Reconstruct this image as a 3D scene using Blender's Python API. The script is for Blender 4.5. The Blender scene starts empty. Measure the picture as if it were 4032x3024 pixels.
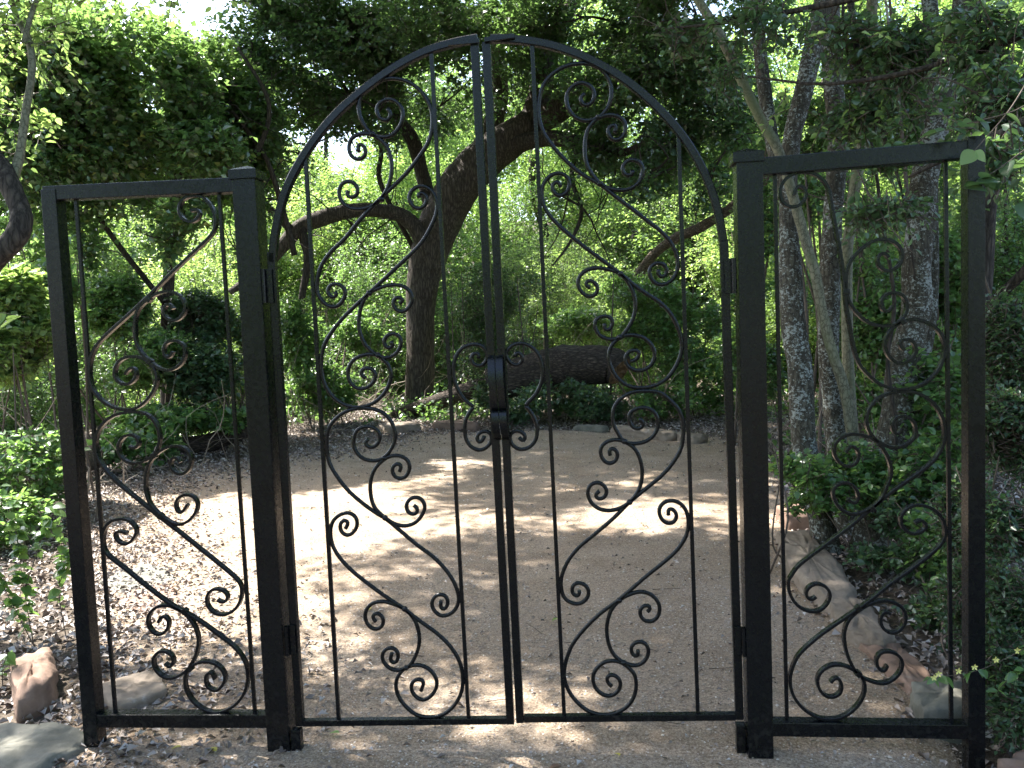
import bpy, bmesh, math, random
import numpy as np
from mathutils import Vector, Matrix

sc = bpy.context.scene
R = math.radians
# ------------------------------------------------------------------ camera
cam_d = bpy.data.cameras.new("camera")
cam_d.sensor_fit = 'HORIZONTAL'
cam_d.sensor_width = 36.0
cam_d.lens = 36.0 * 3270.0 / 4032.0
cam_d.clip_start = 0.05
cam_d.clip_end = 600
cam = bpy.data.objects.new("camera", cam_d)
sc.collection.objects.link(cam)
cam.matrix_world = Matrix.Translation((0, -2.86, 1.54)) @ Matrix.Rotation(R(6.0), 4, 'Z') @ Matrix.Rotation(R(90 - 4.03), 4, 'X') @ Matrix.Rotation(R(-2.3), 4, 'Z')
sc.camera = cam
# ------------------------------------------------------------------ world, sun, exposure
SUN = Vector((-0.58, 0.34, 0.95)).normalized()        # direction towards the sun
world = bpy.data.worlds.new("World")
sc.world = world
world.use_nodes = True
wn = world.node_tree
bg = wn.nodes["Background"]
sky = wn.nodes.new("ShaderNodeTexSky")
sky.sky_type = 'NISHITA'
sky.sun_disc = False
sky.sun_elevation = math.asin(SUN.z)
sky.sun_rotation = math.atan2(SUN.x, SUN.y)
sky.air_density = 1.0
sky.dust_density = 2.5
wn.links.new(sky.outputs[0], bg.inputs[0])
bg.inputs[1].default_value = 0.15
sun_d = bpy.data.lights.new("sun", 'SUN')
sun_d.energy = 5.0
sun_d.angle = R(0.53)
sun_d.color = (1.0, 0.96, 0.90)
sun = bpy.data.objects.new("sun", sun_d)
sc.collection.objects.link(sun)
sun.rotation_euler = SUN.to_track_quat('Z', 'Y').to_euler()
sc.view_settings.view_transform = 'Standard'
sc.view_settings.look = 'None'
sc.view_settings.gamma = 1.0
sc.view_settings.use_curve_mapping = False
sc.view_settings.exposure = 2.3
sc.cycles.max_bounces = 7
sc.cycles.diffuse_bounces = 4
sc.cycles.glossy_bounces = 2
sc.cycles.transmission_bounces = 5
sc.cycles.transparent_max_bounces = 4
sc.cycles.sample_clamp_indirect = 6.0

col = sc.collection
rng = np.random.default_rng(7)

# ------------------------------------------------------------------ helpers
def tag(o, label=None, cat=None, group=None, kind=None):
    if label: o['label'] = label
    if cat: o['category'] = cat
    if group: o['group'] = group
    if kind: o['kind'] = kind
    return o

def empty(name, loc, label, cat, group=None):
    o = bpy.data.objects.new(name, None)
    o.empty_display_size = 0.1
    o.location = loc
    col.objects.link(o)
    return tag(o, label, cat, group)

def mesh_from(verts, faces, smooth=False):
    me = bpy.data.meshes.new("m")
    me.from_pydata([tuple(v) for v in verts], [], [tuple(f) for f in faces])
    if smooth:
        me.polygons.foreach_set('use_smooth', [True] * len(me.polygons))
    return me

def mesh_np(V, F, mats=None, var=None, smooth=False):
    """V (n,3); F list of (array (m,k), material index) groups"""
    me = bpy.data.meshes.new("m")
    me.vertices.add(len(V))
    me.vertices.foreach_set('co', np.asarray(V, np.float32).ravel())
    loops = np.concatenate([f.ravel() for f, _ in F]).astype(np.int32)
    tot = np.concatenate([np.full(len(f), f.shape[1], np.int32) for f, _ in F])
    start = np.concatenate([[0], np.cumsum(tot)[:-1]]).astype(np.int32)
    mi = np.concatenate([np.full(len(f), m, np.int32) for f, m in F])
    me.loops.add(len(loops))
    me.loops.foreach_set('vertex_index', loops)
    me.polygons.add(len(tot))
    me.polygons.foreach_set('loop_start', start)
    me.polygons.foreach_set('loop_total', tot)
    me.polygons.foreach_set('material_index', mi)
    if smooth:
        me.polygons.foreach_set('use_smooth', np.ones(len(tot), bool))
    if var is not None:
        a = me.attributes.new('v', 'FLOAT', 'FACE')
        a.data.foreach_set('value', np.asarray(var, np.float32))
    me.update(calc_edges=True)
    me.validate()
    return me

def obj(name, me, mat, parent=None, loc=None):
    o = bpy.data.objects.new(name, me)
    me.name = name
    if mat is not None:
        for m in (mat if isinstance(mat, (list, tuple)) else [mat]):
            me.materials.append(m)
    col.objects.link(o)
    if loc is not None: o.location = loc
    if parent is not None:
        o.parent = parent
    return o

def copy_part(o, parent, loc=None, rot=None, scale=None):
    c = o.copy()
    col.objects.link(c)
    c.parent = parent
    if loc is not None: c.location = loc
    if rot is not None: c.rotation_euler = rot
    if scale is not None: c.scale = scale
    return c

def box_geo(x0, x1, y0, y1, z0, z1, bev=0.0):
    bm = bmesh.new()
    bmesh.ops.create_cube(bm, size=1.0)
    for v in bm.verts:
        v.co = Vector(((x0 + x1) / 2 + v.co.x * (x1 - x0), (y0 + y1) / 2 + v.co.y * (y1 - y0), (z0 + z1) / 2 + v.co.z * (z1 - z0)))
    if bev > 0:
        bmesh.ops.bevel(bm, geom=bm.edges[:], offset=bev, segments=2, profile=0.6, affect='EDGES')
    me = bpy.data.meshes.new("m")
    bm.to_mesh(me); bm.free()
    return me

def catmull(P, n=6, closed=False):
    P = np.asarray(P, float)
    Q = np.vstack([2 * P[0] - P[1], P, 2 * P[-1] - P[-2]])
    out = []
    for i in range(1, len(Q) - 2):
        p0, p1, p2, p3 = Q[i - 1], Q[i], Q[i + 1], Q[i + 2]
        for j in range(n):
            t = j / n
            out.append(0.5 * ((2 * p1) + (-p0 + p2) * t + (2 * p0 - 5 * p1 + 4 * p2 - p3) * t * t + (-p0 + 3 * p1 - 3 * p2 + p3) * t ** 3))
    out.append(Q[-2])
    return np.array(out)

def smooth_path(P, n=5, it=2):
    """resample a traced curve evenly and relax small wobbles"""
    C = catmull(P, n)
    d = np.r_[0, np.cumsum(np.linalg.norm(np.diff(C, axis=0), axis=1))]
    m = max(12, int(d[-1] / 0.0085))
    s = np.linspace(0, d[-1], m)
    C = np.stack([np.interp(s, d, C[:, k]) for k in range(C.shape[1])], 1)
    for _ in range(it):
        C[1:-1] = 0.5 * C[1:-1] + 0.25 * (C[:-2] + C[2:])
    return C

def sweep2d(path, prof, y0):
    """sweep a closed section prof [(n, y)] along a curve in the X-Z plane; n is across the bar"""
    P = np.asarray(path)
    T = np.gradient(P, axis=0)
    T /= np.linalg.norm(T, axis=1)[:, None]
    N = np.stack([-T[:, 1], T[:, 0]], 1)
    V = []; F = []
    k = len(prof); m = len(P)
    for i in range(m):
        taper = 1.0
        for (a, b) in prof:
            V.append((P[i, 0] + N[i, 0] * a, y0 + b, P[i, 1] + N[i, 1] * a))
    for i in range(m - 1):
        for j in range(k):
            q = (j + 1) % k
            F.append((i * k + j, (i + 1) * k + j, (i + 1) * k + q, i * k + q))
    F.append(tuple(range(k))); F.append(tuple(reversed(range((m - 1) * k, m * k))))
    me = mesh_from(V, F)
    bm = bmesh.new(); bm.from_mesh(me)
    bmesh.ops.recalc_face_normals(bm, faces=bm.faces[:]); bm.to_mesh(me); bm.free()
    return me

def tube_np(path, radii, sides=12, rough=0.0, seed=0, lobes=0.0):
    """tube along a 3-D path with radius per point -> V, quads"""
    P = np.asarray(path, float); m = len(P)
    r = np.asarray(radii, float)
    T = np.gradient(P, axis=0); T /= np.linalg.norm(T, axis=1)[:, None] + 1e-9
    up = np.array([0.3, 0.2, 1.0]) if abs(T[0, 2]) < 0.8 else np.array([0, 1.0, 0.1])
    n = np.cross(T[0], up); n /= np.linalg.norm(n)
    V = np.zeros((m, sides, 3)); a = np.linspace(0, 2 * np.pi, sides, endpoint=False)
    g = np.random.default_rng(seed); ph = g.uniform(0, 6.28, 8)
    for i in range(m):
        n = n - T[i] * (n @ T[i]); n /= np.linalg.norm(n) + 1e-9
        b = np.cross(T[i], n)
        rr = r[i] * (1 + lobes * np.sin(2 * a + ph[0] + i * .12) + .6 * lobes * np.sin(3 * a + ph[1] - i * .21) + rough * (np.sin(5 * a + i * .6 + ph[2]) + np.sin(8 * a - i * .43 + ph[3]) + np.sin(i * .9 + ph[4])) * .4 + rough * g.normal(0, .35, sides))
        V[i] = P[i] + (np.cos(a) * rr)[:, None] * n + (np.sin(a) * rr)[:, None] * b
    idx = np.arange(m * sides).reshape(m, sides)
    A = idx[:-1]; B = idx[1:]
    F = np.stack([A, np.roll(A, -1, 1), np.roll(B, -1, 1), B], -1).reshape(-1, 4)
    return V.reshape(-1, 3), F

def limb(name, pts, mat, parent, base, sides=14, n=8, rough=.04, lobes=.05, seed=0, flare=0.0, sub=None):
    pts = np.asarray(pts, float)
    C = catmull(pts, sub or n)
    if flare:
        z = C[:, 2]; C[:, 3] *= 1 + flare * np.exp(-np.maximum(0, z - z[0]) / .22)
    V, F = tube_np(C[:, :3] - np.array(base), C[:, 3], sides, rough, seed, lobes)
    nv = len(V)
    V = np.vstack([V, C[0, :3] - base, C[-1, :3] - base])
    k = sides; m = len(C)
    c0 = np.stack([np.full(k, nv), np.roll(np.arange(k), -1), np.arange(k)], 1)
    e = np.arange((m - 1) * k, m * k)
    c1 = np.stack([np.full(k, nv + 1), e, np.roll(e, -1)], 1)
    me = mesh_np(V, [(F, 0), (np.vstack([c0, c1]), 0)], smooth=True)
    return obj(name, me, mat, parent)

def gapnoise(p, f, seed):
    g = np.random.default_rng(seed)
    s = 0
    for i in range(7):
        k = g.normal(0, 1, 3); k /= np.linalg.norm(k)
        s = s + np.sin(p @ (k * f * g.uniform(.7, 1.8)) + g.uniform(0, 6.28))
    return s / 7

def leaf_geo(P, D, N, L, W, hi, cup=.25):
    """P base, D direction, N approx normal, L length, W half width -> V, F"""
    n = len(P)
    D = D / (np.linalg.norm(D, axis=1)[:, None] + 1e-9)
    S = np.cross(D, N); S /= np.linalg.norm(S, axis=1)[:, None] + 1e-9
    U = np.cross(S, D)
    L = L[:, None]; W = W[:, None]
    if not hi:
        V = np.stack([P, P + D * L * .45 + S * W + U * W * cup * 1.4, P + D * L - U * L * .08, P + D * L * .45 - S * W + U * W * cup * 1.4], 1)
        b = np.arange(n)[:, None] * 4
        F = np.concatenate([b + np.array([[0, 1, 2]]), b + np.array([[0, 2, 3]])], 1).reshape(-1, 3)
        return V.reshape(-1, 3), F, 2
    V = np.stack([P, P + D * L * .28 + S * W * .85 + U * W * cup, P + D * L * .62 + S * W * .8 + U * W * cup, P + D * L - U * L * .12,
                  P + D * L * .62 - S * W * .8 + U * W * cup, P + D * L * .28 - S * W * .85 + U * W * cup], 1)
    b = np.arange(n)[:, None] * 6
    F = np.concatenate([b + np.array([[0, 1, 2, 3]]), b + np.array([[0, 3, 4, 5]])], 1).reshape(-1, 4)
    return V.reshape(-1, 3), F, 2

def foliage(name, parent, base, clumps, twigs, per, leaf, mats, seed=0, gap=-.05, freq=3.0, tl=.35, droop=.15, hi=False,
            wide=.33, shell=.35, vbase=0.0, vrange=1.0, upb=.9, twig_r=.0025, kind='stuff', twigsolid=True, keep=None):
    g = np.random.default_rng(seed)
    cl = np.array([c[:6] for c in clumps], float)
    w = cl[:, 3] * cl[:, 4] * cl[:, 5]; w = w ** .8; w /= w.sum()
    pick = g.choice(len(cl), int(twigs * 2.6), p=w)
    d = g.normal(0, 1, (len(pick), 3)); d /= np.linalg.norm(d, axis=1)[:, None]
    rr = g.uniform(shell, 1.0, len(pick)) ** .6
    wob = 1 + .35 * gapnoise(d + pick[:, None] * 3.1, 3.0, seed + 5)
    p = cl[pick, :3] + d * cl[pick, 3:6] * (rr * wob)[:, None]
    ok = gapnoise(p, freq, seed + 1) > gap
    if keep is not None: ok &= keep(p)
    p = p[ok][:twigs]; d = d[ok][:twigs]
    n = len(p)
    dr = d * .7 + g.normal(0, .6, (n, 3)); dr[:, 2] += .15; dr /= np.linalg.norm(dr, axis=1)[:, None]
    ln = tl * g.uniform(.6, 1.25, n)
    t = (np.arange(per) + .5) / per
    tt = t[None, :, None]
    pos = p[:, None] + dr[:, None] * (ln[:, None, None] * (tt - .5)) - np.array([0, 0, 1.]) * (droop * ln[:, None, None] * tt ** 2)
    side = np.cross(dr, np.array([0, 0, 1.])); side /= np.linalg.norm(side, axis=1)[:, None] + 1e-6
    sg = np.where(np.arange(per) % 2 == 0, 1., -1.)[None, :, None]
    D = dr[:, None] * .55 + side[:, None] * sg * .75 + g.normal(0, .38, (n, per, 3))
    D[:, :, 2] -= droop * .9
    N = np.array([0, 0, upb]) + g.normal(0, .42, (n, per, 3))
    L = leaf * g.uniform(.55, 1.25, (n, per)) * (1 - .25 * t[None])
    W = L * wide * g.uniform(.8, 1.2, (n, per))
    V, F, nf = leaf_geo(pos.reshape(-1, 3), D.reshape(-1, 3), N.reshape(-1, 3), L.ravel(), W.ravel(), hi)
    var = np.repeat(np.clip(vbase + vrange * np.clip(.5 + .22 * g.normal(0, 1, n * per) + .25 * np.repeat(gapnoise(p, 1.3, seed + 9), per), 0, 1), 0, 1), nf)
    # twigs: three-sided prisms
    a = p - dr * (ln * .6)[:, None]; e = pos[:, -1]; mid = pos[:, per // 2]
    u = side * twig_r; v = np.cross(dr, side) * twig_r
    rings = []
    for q, s in ((a, 1.4), (mid, 1.0), (e, .5)):
        rings += [q + u * s, q - u * s * .5 + v * s * .87, q - u * s * .5 - v * s * .87]
    TV = np.stack(rings, 1)
    b = np.arange(n)[:, None] * 9 + len(V)
    tf = []
    for r_ in (0, 3):
        for j in range(3):
            q = (j + 1) % 3
            tf.append(b + np.array([[r_ + j, r_ + q, r_ + 3 + q, r_ + 3 + j]]))
    TF = np.concatenate(tf, 1).reshape(-1, 4)
    if twigsolid:
        V = np.vstack([V, TV.reshape(-1, 3)]) - np.array(base)
        me = mesh_np(V, [(F, 0), (TF, 1)], var=np.r_[var, np.zeros(len(TF))])
    else:
        me = mesh_np(V - np.array(base), [(F, 0)], var=var)
    o = obj(name, me, mats, parent)
    if kind: o['kind'] = kind
    return o

# ------------------------------------------------------------------ materials
def new_mat(name):
    m = bpy.data.materials.new(name); m.use_nodes = True
    nt = m.node_tree
    return m, nt, nt.nodes["Principled BSDF"]

def noise(nt, scale, detail=4, rough=.6, vec=None, dist=0):
    n = nt.nodes.new("ShaderNodeTexNoise"); n.inputs['Scale'].default_value = scale
    n.inputs['Detail'].default_value = detail; n.inputs['Roughness'].default_value = rough
    n.inputs['Distortion'].default_value = dist
    if vec is not None: nt.links.new(vec, n.inputs['Vector'])
    return n

def ramp(nt, src, stops):
    r = nt.nodes.new("ShaderNodeValToRGB")
    e = r.color_ramp.elements
    while len(e) < len(stops): e.new(.5)
    for el, (p, c) in zip(e, stops):
        el.position = p; el.color = (c[0], c[1], c[2], 1) if len(c) == 3 else c
    nt.links.new(src, r.inputs[0])
    return r

def bump(nt, src, strength, dist=.01, prev=None):
    b = nt.nodes.new("ShaderNodeBump"); b.inputs['Strength'].default_value = strength; b.inputs['Distance'].default_value = dist
    nt.links.new(src, b.inputs['Height'])
    if prev is not None: nt.links.new(prev.outputs[0], b.inputs['Normal'])
    return b

def mix(nt, fac, a, b, t='MIX'):
    m = nt.nodes.new("ShaderNodeMix"); m.data_type = 'RGBA'; m.blend_type = t
    for i, s in ((0, fac), (6, a), (7, b)):
        if isinstance(s, (int, float)): m.inputs[i].default_value = s
        elif isinstance(s, tuple): m.inputs[i].default_value = (*s, 1)
        else: nt.links.new(s, m.inputs[i])
    return m.outputs[2]

def coords(nt, kind='Object', scale=(1, 1, 1)):
    tc = nt.nodes.new("ShaderNodeTexCoord"); mp = nt.nodes.new("ShaderNodeMapping")
    mp.inputs['Scale'].default_value = scale
    nt.links.new(tc.outputs[kind], mp.inputs[0])
    return mp.outputs[0]

def worldpos(nt, scale=(1, 1, 1)):
    g = nt.nodes.new("ShaderNodeNewGeometry"); mp = nt.nodes.new("ShaderNodeMapping")
    mp.inputs['Scale'].default_value = scale
    nt.links.new(g.outputs['Position'], mp.inputs[0])
    return mp.outputs[0]

def paint_mat():
    m, nt, b = new_mat("black_gate_paint")
    v = worldpos(nt)
    n1 = noise(nt, 55, 5, .65, v); n2 = noise(nt, 9, 4, .6, v); n3 = noise(nt, 240, 2, .5, v)
    # dried dirt and worn specks, more of them near the ground
    sep = nt.nodes.new("ShaderNodeSeparateXYZ"); nt.links.new(v, sep.inputs[0])
    mr = nt.nodes.new("ShaderNodeMapRange"); mr.inputs[1].default_value = .42; mr.inputs[2].default_value = .0
    mr.inputs[3].default_value = 0; mr.inputs[4].default_value = .16
    nt.links.new(sep.outputs[2], mr.inputs[0])
    ad = nt.nodes.new("ShaderNodeMath"); ad.operation = 'ADD'
    nt.links.new(n1.outputs[0], ad.inputs[0]); nt.links.new(mr.outputs[0], ad.inputs[1])
    r = ramp(nt, ad.outputs[0], [(.66, (0, 0, 0)), (.86, (.35, .35, .35))])
    base = ramp(nt, n2.outputs[0], [(.3, (.0020, .0028, .0038)), (.7, (.0040, .0052, .0066))])
    c = mix(nt, r.outputs[0], base.outputs[0], (.06, .055, .048))
    nt.links.new(c, b.inputs['Base Color'])
    rr = ramp(nt, n1.outputs[0], [(.3, (.20, .20, .20)), (.75, (.36, .36, .36))])
    nt.links.new(rr.outputs[0], b.inputs['Roughness'])
    b.inputs['Specular IOR Level'].default_value = .30
    b1 = bump(nt, n1.outputs[0], .16, .003); b2 = bump(nt, n3.outputs[0], .12, .001, b1)
    nt.links.new(b2.outputs[0], b.inputs['Normal'])
    return m

def leaf_mat(name, dark, light, trans, tf=.45, rough=.42, spec=.5, extra=None):
    m, nt, b = new_mat(name)
    at = nt.nodes.new("ShaderNodeAttribute"); at.attribute_name = 'v'
    stops = [(0, dark), (.75, light)]
    if extra: stops.append((.97, extra))
    cr = ramp(nt, at.outputs['Fac'], stops)
    nt.links.new(cr.outputs[0], b.inputs['Base Color'])
    b.inputs['Roughness'].default_value = rough
    b.inputs['Specular IOR Level'].default_value = spec
    tr = nt.nodes.new("ShaderNodeBsdfTranslucent")
    ts = [(0, tuple(x * .55 for x in trans)), (.8, trans)]
    cr2 = ramp(nt, at.outputs['Fac'], ts)
    nt.links.new(cr2.outputs[0], tr.inputs[0])
    mx = nt.nodes.new("ShaderNodeMixShader"); mx.inputs[0].default_value = tf
    nt.links.new(b.outputs[0], mx.inputs[1]); nt.links.new(tr.outputs[0], mx.inputs[2])
    nt.links.new(mx.outputs[0], nt.nodes['Material Output'].inputs[0])
    return m

def bark_mat(name, c1, c2, furrow=1.0, sc_=(9, 9, 1.6), lichen=None, lth=.56, moss=None):
    m, nt, b = new_mat(name)
    v = coords(nt, 'Object', sc_); w = coords(nt, 'Object')
    n0 = noise(nt, 2.2, 6, .65, v, .6)
    vo = nt.nodes.new("ShaderNodeTexVoronoi"); vo.feature = 'DISTANCE_TO_EDGE'; vo.inputs['Scale'].default_value = 2.6
    mv = nt.nodes.new("ShaderNodeVectorMath"); mv.operation = 'MULTIPLY_ADD'
    nt.links.new(n0.outputs[1], mv.inputs[0]); mv.inputs[1].default_value = (.7, .7, .7); nt.links.new(v, mv.inputs[2])
    nt.links.new(mv.outputs[0], vo.inputs['Vector'])
    cr = ramp(nt, vo.outputs[0], [(0.0, tuple(x * .35 for x in c1)), (.12, c1), (.5, c2)])
    n2 = noise(nt, 14, 5, .6, w)
    c = mix(nt, ramp(nt, n2.outputs[0], [(.35, (.0, .0, .0)), (.75, (.5, .5, .5))]).outputs[0], cr.outputs[0], tuple(x * .6 for x in c1))
    if lichen:
        n3 = noise(nt, 46, 5, .75, coords(nt, 'Object', (1, 1, 1.3)), .3); n4 = noise(nt, 5, 3, .6, w)
        ad = nt.nodes.new("ShaderNodeMath"); ad.operation = 'MULTIPLY_ADD'
        nt.links.new(n4.outputs[0], ad.inputs[0]); ad.inputs[1].default_value = .45; nt.links.new(n3.outputs[0], ad.inputs[2])
        rr = ramp(nt, ad.outputs[0], [(lth + .16, (0, 0, 0)), (lth + .2, (1, 1, 1))])
        c = mix(nt, rr.outputs[0], c, lichen)
    if moss:
        n5 = noise(nt, 3.5, 4, .6, w)
        c = mix(nt, ramp(nt, n5.outputs[0], [(.5, (0, 0, 0)), (.7, (.8, .8, .8))]).outputs[0], c, moss)
    nt.links.new(c, b.inputs['Base Color'])
    b.inputs['Roughness'].default_value = .88
    b.inputs['Specular IOR Level'].default_value = .2
    b1 = bump(nt, vo.outputs[0], .9 * furrow, .02); b2 = bump(nt, n2.outputs[0], .4, .008, b1)
    nt.links.new(b2.outputs[0], b.inputs['Normal'])
    return m

def simple(name, c1, c2, scale=20, rough=.85, bs=.4, bd=.01, spec=.3, attr=False, c3=None):
    m, nt, b = new_mat(name)
    if attr:
        at = nt.nodes.new("ShaderNodeAttribute"); at.attribute_name = 'v'
        st = [(0, c1), (.6, c2)] + ([(1.0, c3)] if c3 else [])
        cr = ramp(nt, at.outputs['Fac'], st)
    else:
        v = worldpos(nt); n = noise(nt, scale, 6, .65, v)
        st = [(.32, c1), (.62, c2)] + ([(.75, c3)] if c3 else [])
        cr = ramp(nt, n.outputs[0], st)
        n2 = noise(nt, scale * 5, 4, .6, v)
        b1 = bump(nt, n.outputs[0], bs, bd); b2 = bump(nt, n2.outputs[0], bs * .6, bd * .3, b1)
        nt.links.new(b2.outputs[0], b.inputs['Normal'])
    nt.links.new(cr.outputs[0], b.inputs['Base Color'])
    b.inputs['Roughness'].default_value = rough; b.inputs['Specular IOR Level'].default_value = spec
    return m

PAINT = paint_mat()
TWIG = simple("twig_bark", (.05, .038, .028), (.12, .095, .075), 60)
PALETWIG = simple("dry_twig", (.16, .13, .10), (.34, .29, .23), 60)
L_OAK = leaf_mat("oak_leaf", (.026, .052, .032), (.070, .120, .066), (.24, .42, .10), .42, .27, .9)
L_LEFT = leaf_mat("glossy_leaf", (.030, .066, .038), (.092, .165, .080), (.32, .54, .13), .44, .25, 1.0, (.32, .32, .10))
L_BRIGHT = leaf_mat("light_leaf", (.07, .13, .05), (.19, .29, .11), (.42, .62, .14), .5, .38, .6, (.38, .40, .18))
L_FAR = leaf_mat("woodland_leaf", (.055, .105, .05), (.15, .235, .10), (.38, .58, .13), .5, .42, .5)
L_VINE = leaf_mat("vine_leaf", (.032, .080, .034), (.095, .19, .06), (.29, .50, .11), .42, .33, .7, (.2, .26, .07))
L_SHADE = leaf_mat("shade_leaf", (.028, .060, .034), (.07, .13, .066), (.20, .35, .09), .36, .33, .7)
L_LIME = leaf_mat("lime_leaf", (.12, .22, .06), (.22, .34, .10), (.42, .62, .16), .5, .38, .6)
BARK = bark_mat("furrowed_bark", (.075, .062, .05), (.16, .135, .11), 1.2, (10, 10, 1.5))
BARK_L = bark_mat("lichen_bark", (.065, .058, .042), (.13, .118, .088), .5, (14, 14, 5), (.25, .27, .245), .60)
BARK_S = bark_mat("smooth_bark", (.17, .165, .11), (.21, .205, .14), .15, (14, 14, 9), None, .5, (.12, .14, .07))
BARK_D = bark_mat("dark_bark", (.05, .042, .034), (.11, .09, .07), .8, (12, 12, 2.5))
LOG = bark_mat("log_bark", (.06, .048, .038), (.17, .13, .10), 1.5, (3, 12, 12))
LOGL = bark_mat("dry_log_bark", (.13, .10, .075), (.30, .24, .18), 1.5, (3, 10, 10))
ROT = simple("rotten_wood", (.10, .05, .025), (.38, .22, .11), 14, .9, 1.0, .03)
STONE = simple("sandstone", (.12, .095, .07), (.24, .195, .15), 7, .85, .6, .02, .3, c3=(.42, .40, .37))
STONE_R = simple("red_sandstone", (.13, .085, .062), (.25, .165, .12), 7, .85, .6, .02, .3, c3=(.34, .28, .235))
STONE_G = simple("grey_flagstone", (.085, .085, .068), (.18, .172, .14), 6, .85, .6, .02)
GRAVEL = simple("gravel_bits", (.14, .11, .085), (.34, .28, .225), attr=True, c3=(.68, .64, .58), rough=.8)
LITTER = simple("dry_leaves", (.08, .06, .05), (.32, .27, .235), attr=True, c3=(.62, .58, .55), rough=.65, spec=.4)

def ground_mat(name, stops, s=2.0):
    m, nt, b = new_mat(name)
    v = worldpos(nt)
    n1 = noise(nt, .9 * s, 6, .65, v, .3); n2 = noise(nt, 60, 5, .75, v); n3 = noise(nt, 130, 5, .85, v)
    c = ramp(nt, n1.outputs[0], stops).outputs[0]
    g = ramp(nt, n2.outputs[0], [(.3, (.52, .48, .44)), (.55, (1, 1, 1)), (.78, (1.35, 1.3, 1.2))]).outputs[0]
    c = mix(nt, 1.0, c, g, 'MULTIPLY')
    g2 = ramp(nt, n3.outputs[0], [(.36, (.42, .37, .33)), (.54, (1.0, 1.0, 1.0)), (.68, (1.7, 1.68, 1.65))]).outputs[0]
    c = mix(nt, 1.0, c, g2, 'MULTIPLY')
    nt.links.new(c, b.inputs['Base Color'])
    b.inputs['Roughness'].default_value = .92; b.inputs['Specular IOR Level'].default_value = .2
    b1 = bump(nt, n2.outputs[0], .7, .012); b2 = bump(nt, n3.outputs[0], .6, .004, b1)
    nt.links.new(b2.outputs[0], b.inputs['Normal'])
    return m
SOIL = ground_mat("forest_soil", [(.3, (.075, .06, .045)), (.5, (.12, .098, .075)), (.7, (.17, .14, .11))])
PATH = ground_mat("sandy_path", [(.28, (.27, .205, .145)), (.48, (.355, .28, .205)), (.7, (.43, .35, .27))])

# ------------------------------------------------------------------ ground
def gh(x, y):
    x = np.asarray(x, float); y = np.asarray(y, float)
    h = .018 * np.sin(x * 1.7 + .4) * np.sin(y * 1.3 + 1.1) + .01 * np.sin(x * 4.1 + y * 3.3)
    cl = np.clip((np.abs(x + 1.0) - 2.6) / 4, 0, 1) * np.clip((y - 2) / 3, 0, 1)
    h = h * (1 - np.exp(-np.maximum(0, np.abs(y)) / .8)) + cl * .12
    h = h + np.clip((y - 14) / 14, 0, 1) ** 2 * 1.6 + np.clip((y - 34) / 40, 0, 1) * 10
    h = h + np.clip((np.abs(x) - 14) / 20, 0, 1) * 2.5
    h = h - .10 * np.exp(-((x - 1.30) ** 2 / .03 + (y + .05) ** 2 / .10))
    return h
def axis(a, b, fine0, fine1, st):
    u = [fine0]
    while u[-1] < fine1: u.append(u[-1] + st)
    s = st
    while u[-1] < b: s *= 1.18; u.append(u[-1] + s)
    s = st; lo = [fine0]
    while lo[-1] > a: s *= 1.18; lo.append(lo[-1] - s)
    return np.array(lo[:0:-1] + u)
xs = axis(-150, 150, -7, 5, .12); ys = axis(-60, 260, -3, 12, .12)
X, Y = np.meshgrid(xs, ys)
Vg = np.stack([X.ravel(), Y.ravel(), gh(X, Y).ravel() - .004], 1)
nx = len(xs); I = np.arange(len(Vg)).reshape(len(ys), nx)
Fg = np.stack([I[:-1, :-1], I[:-1, 1:], I[1:, 1:], I[1:, :-1]], -1).reshape(-1, 4)
o = obj("ground", mesh_np(Vg, [(Fg, 0)], smooth=True), SOIL); tag(o, kind='structure')
EDGE_L = [(-3.2, -2.6), (0.0, -2.30), (.47, -2.32), (1.3, -2.75), (2.7, -3.7), (4.6, -5.0), (6.4, -4.9), (7.2, -4.1), (8.8, -3.3), (9.25, -2.3)]
EDGE_R = [(-3.2, 1.9), (0.0, 1.28), (1.29, 1.26), (2.7, 1.22), (3.4, 1.5), (5.95, 1.85), (7.9, 1.6), (8.7, .3), (9.25, -1.2)]
def edges(y):
    l = np.interp(y, [a for a, _ in EDGE_L], [b for _, b in EDGE_L]); r = np.interp(y, [a for a, _ in EDGE_R], [b for _, b in EDGE_R])
    return l, r
yy = np.arange(-3.2, 9.26, .1); rows = 70
l, r = edges(yy)
g = np.random.default_rng(3)
l = l + g.normal(0, .03, len(yy)); r = r + g.normal(0, .02, len(yy))
tt = np.linspace(0, 1, rows)
PX = l[:, None] + (r - l)[:, None] * tt; PY = np.repeat(yy[:, None], rows, 1)
Vp = np.stack([PX.ravel(), PY.ravel(), gh(PX, PY).ravel() + .004], 1)
# path rim drops under the soil
I = np.arange(len(Vp)).reshape(len(yy), rows)
Vp[I[:, 0], 2] -= .03; Vp[I[:, -1], 2] -= .03; Vp[I[-1, :], 2] -= .03
Fp = np.stack([I[:-1, :-1], I[:-1, 1:], I[1:, 1:], I[1:, :-1]], -1).reshape(-1, 4)
o = obj("path", mesh_np(Vp, [(Fp, 0)], smooth=True), PATH); tag(o, kind='structure')

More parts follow.
